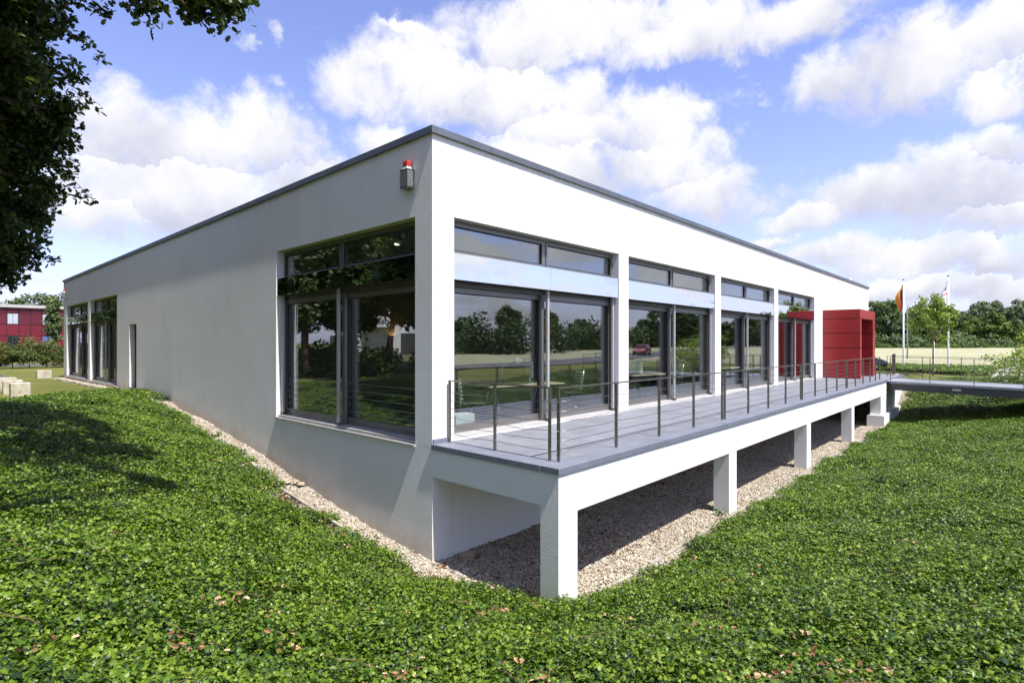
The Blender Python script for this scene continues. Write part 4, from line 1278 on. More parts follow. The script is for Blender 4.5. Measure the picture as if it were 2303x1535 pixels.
# the oak whose crown hangs into the picture from the left, drawn limb by limb
def oak(name, label, base, targets, seed, trunk_top, r0, nleaf, leafsize=0.105):
    g = np.random.default_rng(seed)
    root = thing(name, label, 'tree', base)
    mb = MB()
    tp = [Vector((0, 0, -.3)), Vector((0.05, 0.02, trunk_top * .4)), Vector((.12, -.05, trunk_top * .75)), Vector((.05, .05, trunk_top))]
    mb.tube(tp, [r0 * 1.3, r0, r0 * .85, r0 * .62], 12)
    clumps = []; sizes = []
    for (tx, ty, tz, rad, n) in targets:
        end = Vector((tx, ty, tz)) - Vector(base)
        st_ = tp[2].lerp(tp[3], g.random())
        mid_ = (st_ + end) / 2 + Vector((0, 0, 0.10 * (end - st_).length)) + Vector(g.normal(size=3)) * .15
        mb.tube([st_, (st_ + mid_) / 2 + Vector((0, 0, .1)), mid_, (mid_ + end) / 2, end], [r0 * .4, r0 * .3, r0 * .2, r0 * .12, r0 * .05], 7, cap=False)
        for _ in range(n):
            u = Vector(g.normal(size=3)); u.normalize()
            c = end + Vector((u.x, u.y, u.z * .7)) * rad * (g.random() ** .45)
            clumps.append(c[:]); sizes.append(0.11 + 0.20 * g.random() ** 1.5)
            a = end.lerp(c, .15)
            mb.tube([a, a.lerp(c, .5) + Vector((0, 0, .04)), c], [.018, .012, .004], 4, cap=False)
        for _ in range(max(1, int(n * .28))):              # leafy sprays that stick out of the crown
            u = Vector((g.normal(), g.normal(), g.normal() * .45 - .1)); u.normalize()
            a = end + u * rad * .5; ln = rad * (.7 + .75 * g.random()); b = a + u * ln + Vector((0, 0, -.25 * ln))
            mb.tube([a, (a + b) / 2 + Vector((0, 0, .05 * ln)), b], [.012, .008, .003], 4, cap=False)
            k = max(2, int(ln / .13))
            for q in range(k):
                p = a.lerp(b, (q + 1) / k) + Vector(g.normal(size=3)) * .035
                clumps.append(p[:]); sizes.append(.06 + .06 * g.random())
    Cc = np.array(clumps); S = np.array(sizes)
    pr = S ** 1.6; cl = g.choice(len(Cc), nleaf, p=pr / pr.sum())
    off = g.normal(size=(nleaf, 3)); off /= np.linalg.norm(off, axis=1, keepdims=True)
    off *= (g.random(nleaf) ** .5)[:, None] * S[cl][:, None]
    pos = Cc[cl] + off
    nr = off * 1.6 + g.normal(size=(nleaf, 3)) * .5 + (0, 0, .55)
    V, F = scatter(OAKL[0], OAKL[1], pos, frames(nr, g), leafsize * (0.65 + 0.6 * g.random(nleaf)))
    link(bpy.data.objects.new('trunk', mb.mesh('trunk', M['bark'])), root)
    link(bpy.data.objects.new('crown', np_mesh('crown', V, F, M['oak'], np.repeat(g.random(nleaf), len(OAKL[0])))), root)
    return root
OAK_T = []
for (x, y, z, rad, n) in [(-4.82, 5.57, 6.76, 1.0, 46), (-4.33, 5.04, 6.25, 0.75, 34), (-4.46, 5.47, 5.39, 0.85, 40), (-4.02, 5.29, 5.25, 0.55, 26), (-4.88, 6.52, 5.02, 0.9, 34), (-4.37, 5.82, 4.6, 0.65, 30), (-3.96, 5.52, 4.9, 0.35, 14), (-4.5, 6.99, 4.08, 0.7, 34), (-3.99, 7.03, 4.09, 0.5, 24), (-4.08, 7.42, 3.44, 0.4, 18), (-4.71, 7.51, 3.29, 0.6, 22), (-4.37, 7.44, 2.98, 0.3, 12), (-3.8, 4.76, 5.47, 0.26, 9), (-3.85, 5.69, 4.38, 0.3, 10), (-4.7, 5.14, 7.5, 1.0, 36), (-4.31, 4.72, 6.93, 0.6, 26), (-4.58, 4.72, 5.91, 0.7, 34), (-4.69, 6.02, 5.93, 0.9, 34), (-4.74, 6.07, 4.11, 0.7, 26)]:
    OAK_T.append((x - .17, y + .18, z, rad, n))
for (x, y, z, rad, n) in [(-8.5, 2.5, 8.5, 1.6, 40), (-7, 4.5, 9.5, 1.6, 40), (-10, 4.5, 8.0, 1.8, 40), (-6, 1.8, 9.2, 1.3, 30), (-9, 6, 6.5, 1.6, 36), (-11, 2.5, 6.5, 1.6, 30), (-7, 6.5, 8, 1.4, 30), (-3.7, 1.9, 7.6, 0.55, 20), (-4.5, 1.2, 7.9, 0.7, 27), (-3.4, 3.0, 7.9, 0.5, 17), (-4.6, 2.8, 8.2, 0.7, 27), (-5.5, 0.6, 8.0, 0.8, 27), (-5.2, 2.0, 8.4, 0.8, 30), (-4.0, 3.6, 8.6, 0.7, 30), (-3.2, 1.0, 7.6, 0.5, 20), (-4.6, -0.2, 8.0, 0.7, 27), (-3.9, 0.6, 8.4, 0.6, 27), (-4.4, 4.6, 9.0, 0.8, 30), (-5.4, 3.6, 9.2, 0.9, 34)]:
    OAK_T.append((x, y, z, rad, n))
oak('oak_tree', 'large dark oak whose leafy crown hangs in from the left edge', (-8.2, 3.6, H(-8.2, 3.6)), OAK_T, 31, 4.2, 0.34, 80000)
OAK2 = []
for (x, y, z, rad, n) in [(-3.75, 0.58, 5.55, 0.108, 3), (-3.75, 0.58, 5.45, 0.054, 2), (-3.44, 0.24, 5.53, 0.108, 4), (-3.3, 0.08, 5.42, 0.12600000000000003, 4), (-3.16, -0.07, 5.48, 0.12600000000000003, 4), (-3.03, -0.2, 5.51, 0.07200000000000001, 2), (-3.24, 0.03, 5.58, 0.162, 5), (-3.37, 0.16, 5.31, 0.045000000000000005, 2), (-3.14, -0.09, 5.33, 0.045000000000000005, 2)]:
    OAK2.append((x, y, z + .10, rad * .85, n))
for (x, y, z, rad, n) in [(-9.5, -5.5, 7.5, 1.4, 30), (-8, -3.5, 7.8, 1.2, 26), (-11, -3.5, 8, 1.6, 30), (-8, -7, 8.5, 1.3, 24), (-10, -8, 7, 1.4, 24), (-6.3, -2.6, 7.0, .6, 10)]:
    OAK2.append((x, y, z, rad, n))
oak('oak_tree', 'oak branch tips reaching down into the top of the picture', (-10.3, -5.4, H(-10.3, -5.4)), OAK2, 32, 4.6, 0.30, 10000)

# ------------------------------------------------------------------ wood edge beyond the field
WOOD = []
for i, (mat, Ht, cr, tr) in enumerate([('wooddark', 11.0, 4.2, 1.2), ('wooddark', 12.5, 4.8, 1.5), ('woodpale', 12.0, 4.6, 1.5), ('woodfresh', 7.5, 2.6, 0.7), ('woodfresh', 6.6, 2.3, 0.5), ('woodpale', 9.5, 3.6, 1.0), ('wooddark', 9.0, 3.4, 0.8)]):
    slim = mat == 'woodfresh'
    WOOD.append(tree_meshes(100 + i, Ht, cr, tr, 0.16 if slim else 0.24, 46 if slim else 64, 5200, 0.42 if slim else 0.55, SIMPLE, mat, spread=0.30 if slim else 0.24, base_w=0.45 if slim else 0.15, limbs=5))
KIND = {0: ('broad_tree', 'dark green broad tree in the wood edge behind the red porch and flagpoles', 'dark trees behind the flagpoles'),
        1: ('broad_tree', 'dark green broad tree in the wood edge behind the red porch and flagpoles', 'dark trees behind the flagpoles'),
        2: ('pale_tree', 'tall grey-green tree rising at the back of the wood on the right', 'grey-green trees at the back of the wood'),
        5: ('pale_tree', 'tall grey-green tree rising at the back of the wood on the right', 'grey-green trees at the back of the wood'),
        6: ('broad_tree', 'dark green tree at the back of the wood on the right', 'dark trees at the back of the wood'),
        3: ('young_tree', 'slim fresh green tree in the front row of the wood on the right', 'slim trees in front of the wood'),
        4: ('young_tree', 'slim fresh green tree in the front row of the wood on the right', 'slim trees in front of the wood')}
def at(lat, dep):
    return (CAM.x + 0.678 * lat + 0.735 * dep, CAM.y - 0.735 * lat + 0.678 * dep)
g5 = np.random.default_rng(77)
def wood_tree(k, x, y, s, label=None, group=None, name=None):
    n, l, gr = KIND[k]
    return tree(name or n, WOOD[k], label or l, (x, y, H(x, y) - 0.1), group or gr, g5.random() * 6.28, (s * g5.uniform(.92, 1.1), s * g5.uniform(.92, 1.1), s))
for lat, dep, k, s in [(78, 128, 0, .95), (84, 124, 1, .86), (88, 130, 0, .98), (92, 126, 0, .88), (84, 118, 6, .72), (88, 116, 6, .70), (94, 121, 6, .68), (73, 132, 1, .95), (97, 130, 1, .80), (100, 124, 0, .70),
                       (80, 140, 1, 1.0), (90, 140, 1, .95), (102, 136, 5, .85)]:
    wood_tree(k, *at(lat, dep), s)
for lat, dep, k, s in [(106, 134, 6, .95), (110, 140, 2, .78), (115, 136, 2, .92), (120, 140, 5, 1.18), (124, 134, 2, 1.0), (130, 138, 2, 1.05), (136, 136, 5, 1.2), (142, 140, 2, 1.0), (148, 136, 1, 1.0), (126, 146, 1, 1.0), (116, 146, 6, 1.15), (107, 128, 6, .8), (112, 130, 6, .9), (154, 140, 2, 1.0)]:
    wood_tree(k, *at(lat, dep), s)
for q in range(22):
    lat = 100 + q * 2.5 + g5.uniform(-.7, .7)
    wood_tree(3 + (q % 2), *at(lat, 121 + g5.uniform(-2, 2.5)), g5.uniform(.72, 1.05))
# undergrowth that closes the foot of the wood
def bush_mass(name, label, line, n, w, h, leaf, mat, seed):
    g = np.random.default_rng(seed)
    L_ = np.array(line, float); seg = np.hypot(*np.diff(L_, axis=0).T); cum = np.concatenate([[0], np.cumsum(seg)])
    nb = max(6, int(cum[-1] / (w * .8)))
    s = g.random(nb) * cum[-1]
    bx = np.interp(s, cum, L_[:, 0]) + g.normal(size=nb) * w * .6; by = np.interp(s, cum, L_[:, 1]) + g.normal(size=nb) * w * .6
    bh = h * (0.5 + 0.7 * g.random(nb)); bw = w * (.6 + .7 * g.random(nb))
    c = g.integers(0, nb, n)
    u = g.normal(size=(n, 3)); u /= np.linalg.norm(u, axis=1, keepdims=True); u[:, 2] = np.abs(u[:, 2])
    r = (0.6 + .4 * g.random(n))[:, None]
    pos = np.stack([bx[c] + u[:, 0] * bw[c] * r[:, 0], by[c] + u[:, 1] * bw[c] * r[:, 0], height(bx, by)[c] + u[:, 2] * bh[c] * r[:, 0]], 1)
    V, F = scatter(SIMPLE[0], SIMPLE[1], pos, frames(u + g.normal(size=(n, 3)) * .5, g), leaf * (.6 + .7 * g.random(n)))
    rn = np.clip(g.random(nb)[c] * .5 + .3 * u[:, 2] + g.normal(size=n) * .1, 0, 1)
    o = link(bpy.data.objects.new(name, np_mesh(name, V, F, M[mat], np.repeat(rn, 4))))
    return tag(o, label, 'undergrowth', kind='stuff')
bush_mass('undergrowth', 'low dark undergrowth along the foot of the wood beyond the field', [at(66, 124), at(86, 114), at(104, 119), at(130, 121), at(160, 124)], 34000, 3.0, 3.2, .5, 'wooddark', 1)
bush_mass('tall_grass', 'rough tall grass verge between the mown field and the wood', [at(66, 116), at(86, 110), at(104, 116), at(130, 117.5), at(160, 120)], 16000, 1.5, .9, .32, 'woodfresh', 2)

# ------------------------------------------------------------------ south side, seen in the window glass: road, verge, trees
def strip(name, mat, pts, w, lift, kind='structure', dash=None):
    mb = MB(); P = [Vector((*p, 0)) for p in pts]
    fine = []
    for a, b in zip(P[:-1], P[1:]):
        m = max(2, int((b - a).length / 3))
        fine += [a.lerp(b, i / m) for i in range(m)]
    fine.append(P[-1])
    for i, (a, b) in enumerate(zip(fine[:-1], fine[1:])):
        if dash and i % 2: continue
        t = (b - a).normalized(); n = Vector((-t.y, t.x, 0)) * w / 2
        q = [a - n, b - n, b + n, a + n]
        mb.face([(p.x, p.y, H(p.x, p.y) + lift) for p in q])
    o = mb.build(name, M[mat])
    return tag(o, kind=kind)
ROAD = [(-60, -19), (-25, -18), (10, -20), (66, -32), (140, -45), (230, -58)]
strip('road', 'asphalt', ROAD, 7.0, 0.05)
strip('road_marking', 'paint', ROAD, 0.15, 0.056, dash=True)
strip('footpath', 'slab', [(29.8, -6.5), (60, -6.2)], 1.5, 0.03)
strip('parking_lane', 'asphalt', [(36, 2.6), (36, 14)], 7.0, 0.035)
strip('field_track', 'slab', [(44.6, -40), (44.6, 12)], 1.1, 0.03)
strip('access_road', 'asphalt', [(-70, 55), (70, 55)], 5.0, 0.03)
SOUTH = [(x_, -58 - 9 * math.sin(x_ * .021) - 4 * (n_ % 3), (6, 0, 6, 5, 1)[n_ % 5], (.52, .60, .46, .66, .55)[(n_ * 3) % 5] * (1 + x_ / 420)) for n_, x_ in enumerate(range(-10, 206, 4))]
SOUTH += [(206, -62, 0, 1.1), (212, -52, 1, 1.15), (215, -40, 0, 1.1), (206, -30, 1, 1.0), (196, -20, 6, 1.1), (150, -66, 1, .95), (165, -66, 0, 1.0), (118, -58, 1, .8)]
for i, (x, y, k, s) in enumerate(SOUTH):
    wood_tree(k, x, y, s, 'tree mirrored in the front windows, across the road from the terrace', 'trees across the road', 'roadside_tree')
bush_mass('shrubbery', 'dark shrubs under the trees beside the lawn, mirrored in the side windows', [(-9, 17), (-11, 24), (-12, 34), (-9, 44), (-18, 50), (-24, 40), (-22, 26), (-20, 12)], 16000, 1.6, 1.9, .3, 'oak', 6)
bush_mass('hedgerow', 'dark shrubs along the far side of the road, mirrored in the front windows', [(0, -56), (60, -54), (120, -62), (180, -66), (210, -45), (200, -18)], 44000, 3.6, 6.2, .6, 'wooddark', 4)
LT = [tree_meshes(140 + i, 12.5, 4.3, 2.6, .26, 110, 11000, .30, SIMPLE, 'oak', spread=.20, limbs=12, hollow=.3) for i in range(2)]
for i, (x, y, sc_) in enumerate([(-8.2, 21.5, .95), (-17, 21, 1.1), (-9.3, 29, 1.0), (-14.5, 13.5, 1.05), (-15.5, 31, 1.1), (-7.4, 36, .85), (-6.3, 42.5, .72), (-21, 24, 1.2), (-22, 10, 1.1), (-13, 40, 1.1), (-19, 1, 1.1), (-18, -9, 1.0), (-22, 34, 1.2), (-10.2, 12.2, .95), (-6.8, 52, .8), (-12.5, 25.5, .9), (-18, 45, 1.2), (-4.9, 46.5, .55)]):
    tree('shade_tree', LT[i % 2], 'dark tree beside the lawn, mirrored in the side windows', (x, y, H(x, y)), 'trees beside the lawn', i * 1.7, sc_)

# ------------------------------------------------------------------ cars
def car(label, loc, rotz, paint, length=4.2, width=1.72, hgt=1.45, group=None, hatch=True):
    root = thing('parked_car' if 'parked' in label else 'car', label, 'car', loc, group, rotz)
    Lh = length / 2; w = width / 2
    # stations along the car: x, z of lower edge, z of waist, half width at waist
    st = [(-Lh, .42, .78, .80), (-Lh + .10, .30, .90, .93), (-Lh + .55, .24, .93, 1.0), (-.4, .22, .93, 1.0), (.55, .22, .92, 1.0), (Lh - 1.05, .22, .88, .99), (Lh - .35, .24, .74, .96), (Lh - .08, .30, .62, .86), (Lh, .40, .54, .78)]
    mb = MB(); rings = []
    for x, z0, z1, k in st:
        ww = w * k
        rings.append([(x, -ww * .90, z0), (x, -ww, z0 + .14), (x, -ww, (z0 + z1) / 2), (x, -ww * .96, z1), (x, -ww * .6, z1 + .015), (x, 0, z1 + .025),
                      (x, ww * .6, z1 + .015), (x, ww * .96, z1), (x, ww, (z0 + z1) / 2), (x, ww, z0 + .14), (x, ww * .90, z0)])
    n = len(rings[0])
    for a, b in zip(rings[:-1], rings[1:]):
        for i in range(n - 1): mb.face([a[i], b[i], b[i + 1], a[i + 1]], True)
        mb.face([a[n - 1], b[n - 1], b[0], a[0]])
    mb.face(rings[0]); mb.face(rings[-1][::-1])
    mb.build('body', paint, root, local=True)
    # cabin: glass band and painted roof
    rear = -Lh + (.18 if hatch else .75); fx = Lh - 1.25
    gl = MB(); zb, zt = .90, hgt - .07
    lo = [(rear, -w * .93), (fx, -w * .95), (fx, w * .95), (rear, w * .93)]; hi = [(rear + .42, -w * .74), (fx - .85, -w * .76), (fx - .85, w * .76), (rear + .42, w * .74)]
    v = [(*p, zb) for p in lo] + [(*p, zt) for p in hi]
    for q in ((0, 1, 5, 4), (1, 2, 6, 5), (2, 3, 7, 6), (3, 0, 4, 7)): gl.face([v[i] for i in q])
    gl.build('windows', M['carglass'], root, local=True)
    rf = MB(); e = .015
    r0_, r1_ = rear + .40, fx - .83
    ring0 = [(r0_, -w * .76, zt), (r1_, -w * .78, zt), (r1_, w * .78, zt), (r0_, w * .76, zt)]; ring1 = [(r0_ + .2, -w * .6, hgt), (r1_ - .25, -w * .62, hgt), (r1_ - .25, w * .62, hgt), (r0_ + .2, w * .6, hgt)]
    for i in range(4): rf.face([ring0[i], ring0[(i + 1) % 4], ring1[(i + 1) % 4], ring1[i]], True)
    rf.face(ring1, True); rf.face(ring0[::-1])
    rf.build('roof', paint, root, local=True)
    pl = MB()
    for s in (-1, 1):                                        # pillars over the glass
        for (xa, ka), (xb, kb) in (((fx, .955), (fx - .85, .77)), ((rear, .94), (rear + .42, .75)), ((-.15, .945), (-.2, .765))):
            pl.tube([(xa, s * w * ka, zb), (xb, s * w * kb, zt)], .035, 5)
    pl.build('pillars', paint, root, local=True)
    for x in (-Lh + .78, Lh - .82):
        for s in (-1, 1):
            ty = MB().tube([(x, s * (w - .19), .31), (x, s * (w + .005), .31)], .31, 20).build('wheel', M['tyre'], root, local=True)
            MB().tube([(x, s * (w + .0055), .31), (x, s * (w + .02), .31)], .20, 14).build('rim', M['rim'], ty, local=True)
    for s in (-1, 1):
        MB().bbox(Lh - .22, Lh - .01, s * w * .62 - .16, s * w * .62 + .16, .56, .68, .02).build('headlight', M['lamp'], root, local=True)
        MB().bbox(-Lh - .01, -Lh + .14, s * w * .74 - .10, s * w * .74 + .10, .62, .86, .02).build('tail_light', M['taillamp'], root, local=True)
        MB().bbox(fx - .25, fx - .12, s * (w + .09) - .08, s * (w + .09) + .08, .92, 1.05, .02).build('mirror', paint, root, local=True)
    MB().box(Lh + .001, Lh + .02, -.26, .26, .36, .47).build('number_plate', M['white'], root, local=True)
    MB().bbox(Lh - .06, Lh + .015, -.5, .5, .50, .57, .01).build('grille', M['black'], root, local=True)
    MB().box(-Lh + .1, Lh - .1, -w * .88, w * .88, .17, .26).build('underbody', M['black'], root, local=True)
    return root
car('black parked car half hidden behind the red porch', (33.6, 1.15, H(33.6, 1.0) + .02), R(-68), M['carblack'])
car('red hatchback on the road, mirrored in the second window bay', (63, -31.2, H(63, -31) + .06), R(163), M['carred'])
car('dark blue car far down the road, mirrored in the third window bay', (141, -46.5, H(141, -46) + .06), R(188), M['carblue'])
car('silver parked car half hidden behind the hedge at the left edge', (-2.6, 53.6, H(-2.6, 53.6) + .04), R(178), M['carsilver'])
car('white parked van-like car behind the hedge, mirrored in the far side windows', (-12, 47, H(-12, 47) + .04), R(150), M['carsilver'], 4.5, 1.8, 1.6)

# ------------------------------------------------------------------ flags, lamps, young tree on the right
def flagpole(x, y, h, label):
    r = thing('flagpole', label, 'flagpole', (x, y, H(x, y)), 'flagpoles by the ivy bed')
    z = H(x, y)
    MB().tube([(x, y, z - .2), (x, y, z + .5), (x, y, z + h)], [.055, .052, .038], 12).build('mast', M['white'], r)
    MB().tube([(x, y, z + h + .001), (x, y, z + h + .05), (x, y, z + h + .07)], [.06, .06, .02], 12).build('finial', M['alu'], r)
    MB().tube([(x - .06, y - .02, z + .8), (x - .06, y - .02, z + h - .15)], .006, 5).build('rope', M['white'], r)
    return z
def flag(x, y, ztop, label, stripes, drop, out, dirv, marks=False):
    r = thing('flag', label, 'flag', (x, y, ztop - drop), 'flags on the poles')
    n = len(stripes); d = Vector((*dirv, 0)).normalized(); pn = Vector((-d.y, d.x, 0))
    def P(u, v):      # u from mast outwards, v downwards
        wdt = out * (math.sin(min(1, v * 1.6) * math.pi / 2) * (1 - .55 * max(0, v - .45) / .55))
        f = .10 * math.sin(u * 9 + v * 4) * u
        return Vector((x, y, 0)) + d * (0.05 + wdt * u) + pn * f + Vector((0, 0, ztop - drop * (v * .92 + .16 * u * (0.4 + v * .2)) - .05))
    for i, m in enumerate(stripes):
        mb = MB(); A = 5; B = 16
        for a in range(A):
            for b in range(B):
                u0, u1 = (i + a / A) / n, (i + (a + 1) / A) / n; v0, v1 = b / B, (b + 1) / B
                mb.face([P(u0, v0), P(u1, v0), P(u1, v1), P(u0, v1)], True)
        mb.build('stripe' if n > 1 else 'cloth', M[m], r)
    if marks:
        for m, (u0, u1, v0, v1) in (('flagblack', (.3, .75, .16, .30)), ('flagred', (.1, .95, .40, .45))):
            mb = MB()
            for q in range(4):
                a, b = u0 + (u1 - u0) * q / 4, u0 + (u1 - u0) * (q + 1) / 4
                mb.face([p - pn * .006 for p in (P(a, v0), P(b, v0), P(b, v1), P(a, v1))], True)
                mb.face([p + pn * .006 for p in (P(a, v0), P(b, v0), P(b, v1), P(a, v1))], True)
            mb.build('emblem', M[m], r)
    return r
lat_dir = (-0.678, 0.735)
z = flagpole(37.3, -1.34, 5.75, 'white flagpole with the black, red and gold flag, nearest the red porch')
flag(37.3, -1.34, z + 5.55, 'vertical black, red and gold flag hanging folded on the nearer left pole', ['flagblack', 'flagred', 'flaggold'], 1.75, .46, lat_dir)
z = flagpole(38.25, -3.52, 5.95, 'white flagpole with the white flag, right of the young tree')
flag(38.25, -3.52, z + 5.75, 'white flag with small black and red marks hanging on the right pole', ['flagwhite'], 2.1, .50, lat_dir, True)
z = flagpole(49.5, -1.75, 5.6, 'thin white flagpole standing just behind the black, red and gold flag')
flag(49.5, -1.75, z + 5.3, 'orange and red flag peeping out behind the nearer left pole', ['flagred', 'flaggold'], 1.6, .8, (0.678, -0.735))
def lamp(x, y, h, label, rotz, arm=0.9, name='street_lamp'):
    r = thing(name, label, 'street lamp', (x, y, H(x, y)), rotz=rotz)
    MB().tube([(0, 0, -.2), (0, 0, h * .5), (0, 0, h - .5), (.12, 0, h - .15), (arm * .6, 0, h + .02), (arm, 0, h + .05)], [.07, .06, .05, .045, .04, .035], 8).build('mast', M['beamedge'], r, local=True)
    MB().bbox(arm - .05, arm + .5, -.13, .13, h, h + .13, .04).build('lamp_head', M['white'], r, local=True)
lamp(67.4, 2.2, 6.0, 'street lamp with curved arm showing above the flags by the field', R(-47))
lamp(96, -37.0, 7.6, 'tall street lamp by the road, mirrored in the second window bay', R(100))
lamp(54, -17.5, 6.5, 'street lamp by the near kerb, mirrored in the third window bay', R(-90))
YT = tree_meshes(61, 4.55, 1.3, 1.75, 0.055, 46, 3400, .14, SIMPLE, 'youngleaf', spread=.24, barkmat='barkpale', droop=.15, base_w=.55, limbs=16, hollow=.25)
tree('young_maple', YT, 'young yellow-green maple with thin trunk between the two flagpoles', (31.7, -3.36, H(31.7, -3.36)), rot=1.0, scale=(.92, .92, 1.0))
BT = tree_meshes(62, 1.9, 1.45, .25, .03, 60, 2600, .10, SIMPLE, 'youngleaf', spread=.26, barkmat='barkpale', droop=.1, limbs=26, hollow=.2)
tree('shrub', BT, 'loose yellow-green shrub behind the footbridge at the right edge', (26.9, -7.25, H(26.9, -7.25)), scale=(1.25, 1.25, 1.0), cat='shrub')
tree('shrub', BT, 'second loose shrub farther along the path at the right edge', (30.2, -8.3, H(30.2, -8.3)), rot=2.0, scale=1.3, cat='shrub')

# ------------------------------------------------------------------ left: lawn blocks, hedge, red building, trees
def block(x, y, w, d, h, label, mat='concrete', rot=0.0):
    t = MB().bbox(-w / 2, w / 2, -d / 2, d / 2, -.1, h, .02)
    o = t.build('concrete_block', M[mat]); o.location = (x, y, H(x, y)); o.rotation_euler = (0, 0, rot)
    tag(o, label, 'block', 'concrete seat blocks on the lawn')
block(-0.75, 32.3, .62, .4, .42, 'single weathered concrete block standing apart on the lawn near the far corner')
block(-3.1, 18.4, .52, .42, .50, 'mossy concrete block at the near end of the row on the lawn', rot=.02)
block(-3.12, 20.2, .55, .42, .50, 'pale concrete block, second from the near end of the row', rot=-.03)
block(-3.1, 22.3, .55, .42, .50, 'stained pale concrete block, third from the near end of the row', rot=.04)
block(-3.1, 24.8, .55, .42, .46, 'dark grey concrete block, fourth from the near end of the row', 'concretedark')
block(-3.1, 27.6, .55, .42, .44, 'dark grey concrete block at the far end of the row', 'concretedark', .05)
HB = [tree_meshes(70 + i, 2.05, 1.15, .05, .035, 60, 5200, .11, SIMPLE, 'beech', spread=.36, limbs=12, hollow=.1) for i in range(3)]
ordn = ['first', 'second', 'third', 'fourth', 'fifth', 'sixth', 'seventh', 'eighth', 'ninth', 'tenth', 'eleventh', 'twelfth', 'thirteenth', 'fourteenth']
for i in range(14):
    x = 5.3 - 0.98 * i
    tree('hedge_beech', HB[i % 3], 'beech hedge plant behind the lawn, ' + ordn[i] + ' from the white building corner', (x, 48.3 + .25 * (i % 2), H(x, 48.3)), 'beech hedge plants behind the lawn', i * 1.3, (1.0, 1.0, 0.88 + .12 * (i % 3)), cat='hedge plant')
CT = tree_meshes(80, 6.3, .62, 1.3, .09, 60, 4600, .20, SIMPLE, 'wooddark', spread=.55, limbs=8, hollow=.1)
tree('columnar_tree', CT, 'narrow columnar tree in front of the red building', (2.35, 52.6, H(2.3, 52.6)), rot=.6, scale=(.8, .8, 1.0))
red = thing('red_building', 'long two-storey dark red panelled building behind the hedge', 'building', (4, 90, -0.3))
RX0, RX1, RYf, RZ0 = -2.21, 30.0, 85.0, -0.4
MB().box(RX0, RX1, RYf + .12, RYf + 12, RZ0, 6.05).build('wall', M['redjoint'], red)
MB().box(RX0 - .2, RX1 + .2, RYf - .25, RYf + 12.2, 6.051, 6.42).build('roof', M['alulight'], red)
pw = 1.11; nb_ = int((RX1 - RX0) / pw)
zr = [(-.35, 1.13, 'redfar'), (1.19, 2.53, 'redfar'), (2.59, 3.93, 'redfar'), (3.99, 5.33, 'redfar2'), (5.39, 6.03, 'redfar2')]
for i in range(nb_):
    a = RX0 + i * pw + .03; b = RX0 + (i + 1) * pw - .03
    if a > 9.5: continue
    isw = i % 3 == 1
    for j, (c, d, m) in enumerate(zr):
        if isw and j in (1, 3):
            wf = MB().box(a, b, RYf + .04, RYf + .1, c, d).build('window', M['aludark'], red)
            ORIGIN[wf.name] = ORIGIN[red.name]
            mid_ = (a + b) / 2
            mk = 'windowfar' if j == 3 else ('windowblue' if i % 2 else 'windowdark')
            for e, f in ((a + .05, mid_ - .02), (mid_ + .02, b - .05)):
                MB().box(e, f, RYf + .02, RYf + .039, c + .05, d - .05).build('pane', M[mk], wf)
        else:
            MB().box(a, b, RYf, RYf + .1, c, d).build('cladding_panel', M[m], red)
MB().box(9.6, RX1, RYf, RYf + .1, -.35, 6.04).build('plain_bay', M['redfar'], red)
for i, (x, y, k, s) in enumerate([(-2, 105, 2, .92), (5, 103, 6, .95), (10, 106, 2, .85), (16, 104, 6, .9), (1, 112, 5, 1.0), (-8, 104, 2, .9), (8, 116, 2, .9), (13, 112, 6, 1.0)]):
    wood_tree(k, x, y, s, 'green tree rising behind the roof of the red building', 'trees behind the red building', 'background_tree')
# white building mirrored in the large side window
wb = thing('white_building', 'white framed company building with lettering, mirrored in the large side window', 'building', (-45, 71, -.3), rotz=R(50))
def wbp(n, m, *a): return MB().box(*a).build(n, M[m], wb, local=True)
wbp('wall', 'white', -4.2, -2.6, 0, 6, 0, 6.6); wbp('wall', 'white', 2.6, 4.2, 0, 6, 0, 6.6); wbp('fascia', 'white', -2.6, 2.6, 0, 6, 4.6, 6.6)
wbp('wall', 'alulight', -2.6, 2.6, 3.2, 3.4, 0, 4.6); wbp('wing', 'aludark', -8, -4.2, .8, 6, 0, 3.6); wbp('wing', 'aludark', 4.2, 7.5, .8, 6, 0, 3.2)
for k in range(5): wbp('slat', 'white', -2.6, 2.6, 3.1, 3.19, 2.2 + .45 * k, 2.35 + .45 * k)
def lettering(text, mat, size, parent, loc, rot, depth=.02):
    cu = bpy.data.curves.new('lettering', 'FONT'); cu.body = text; cu.size = size; cu.extrude = depth; cu.align_x = 'LEFT'
    tmp = bpy.data.objects.new('lettering', cu)
    me = bpy.data.meshes.new_from_object(tmp); me.materials.clear(); me.materials.append(mat)
    o = bpy.data.objects.new('lettering', me)
    bpy.data.objects.remove(tmp)
    link(o, parent); o.location = loc; o.rotation_euler = rot
    return o
lettering('deni', M['black'], 1.5, wb, (-2.5, -.03, 5.1), (R(90), 0, 0)); lettering('tec', M['letterblue'], 1.5, wb, (.35, -.03, 5.1), (R(90), 0, 0))

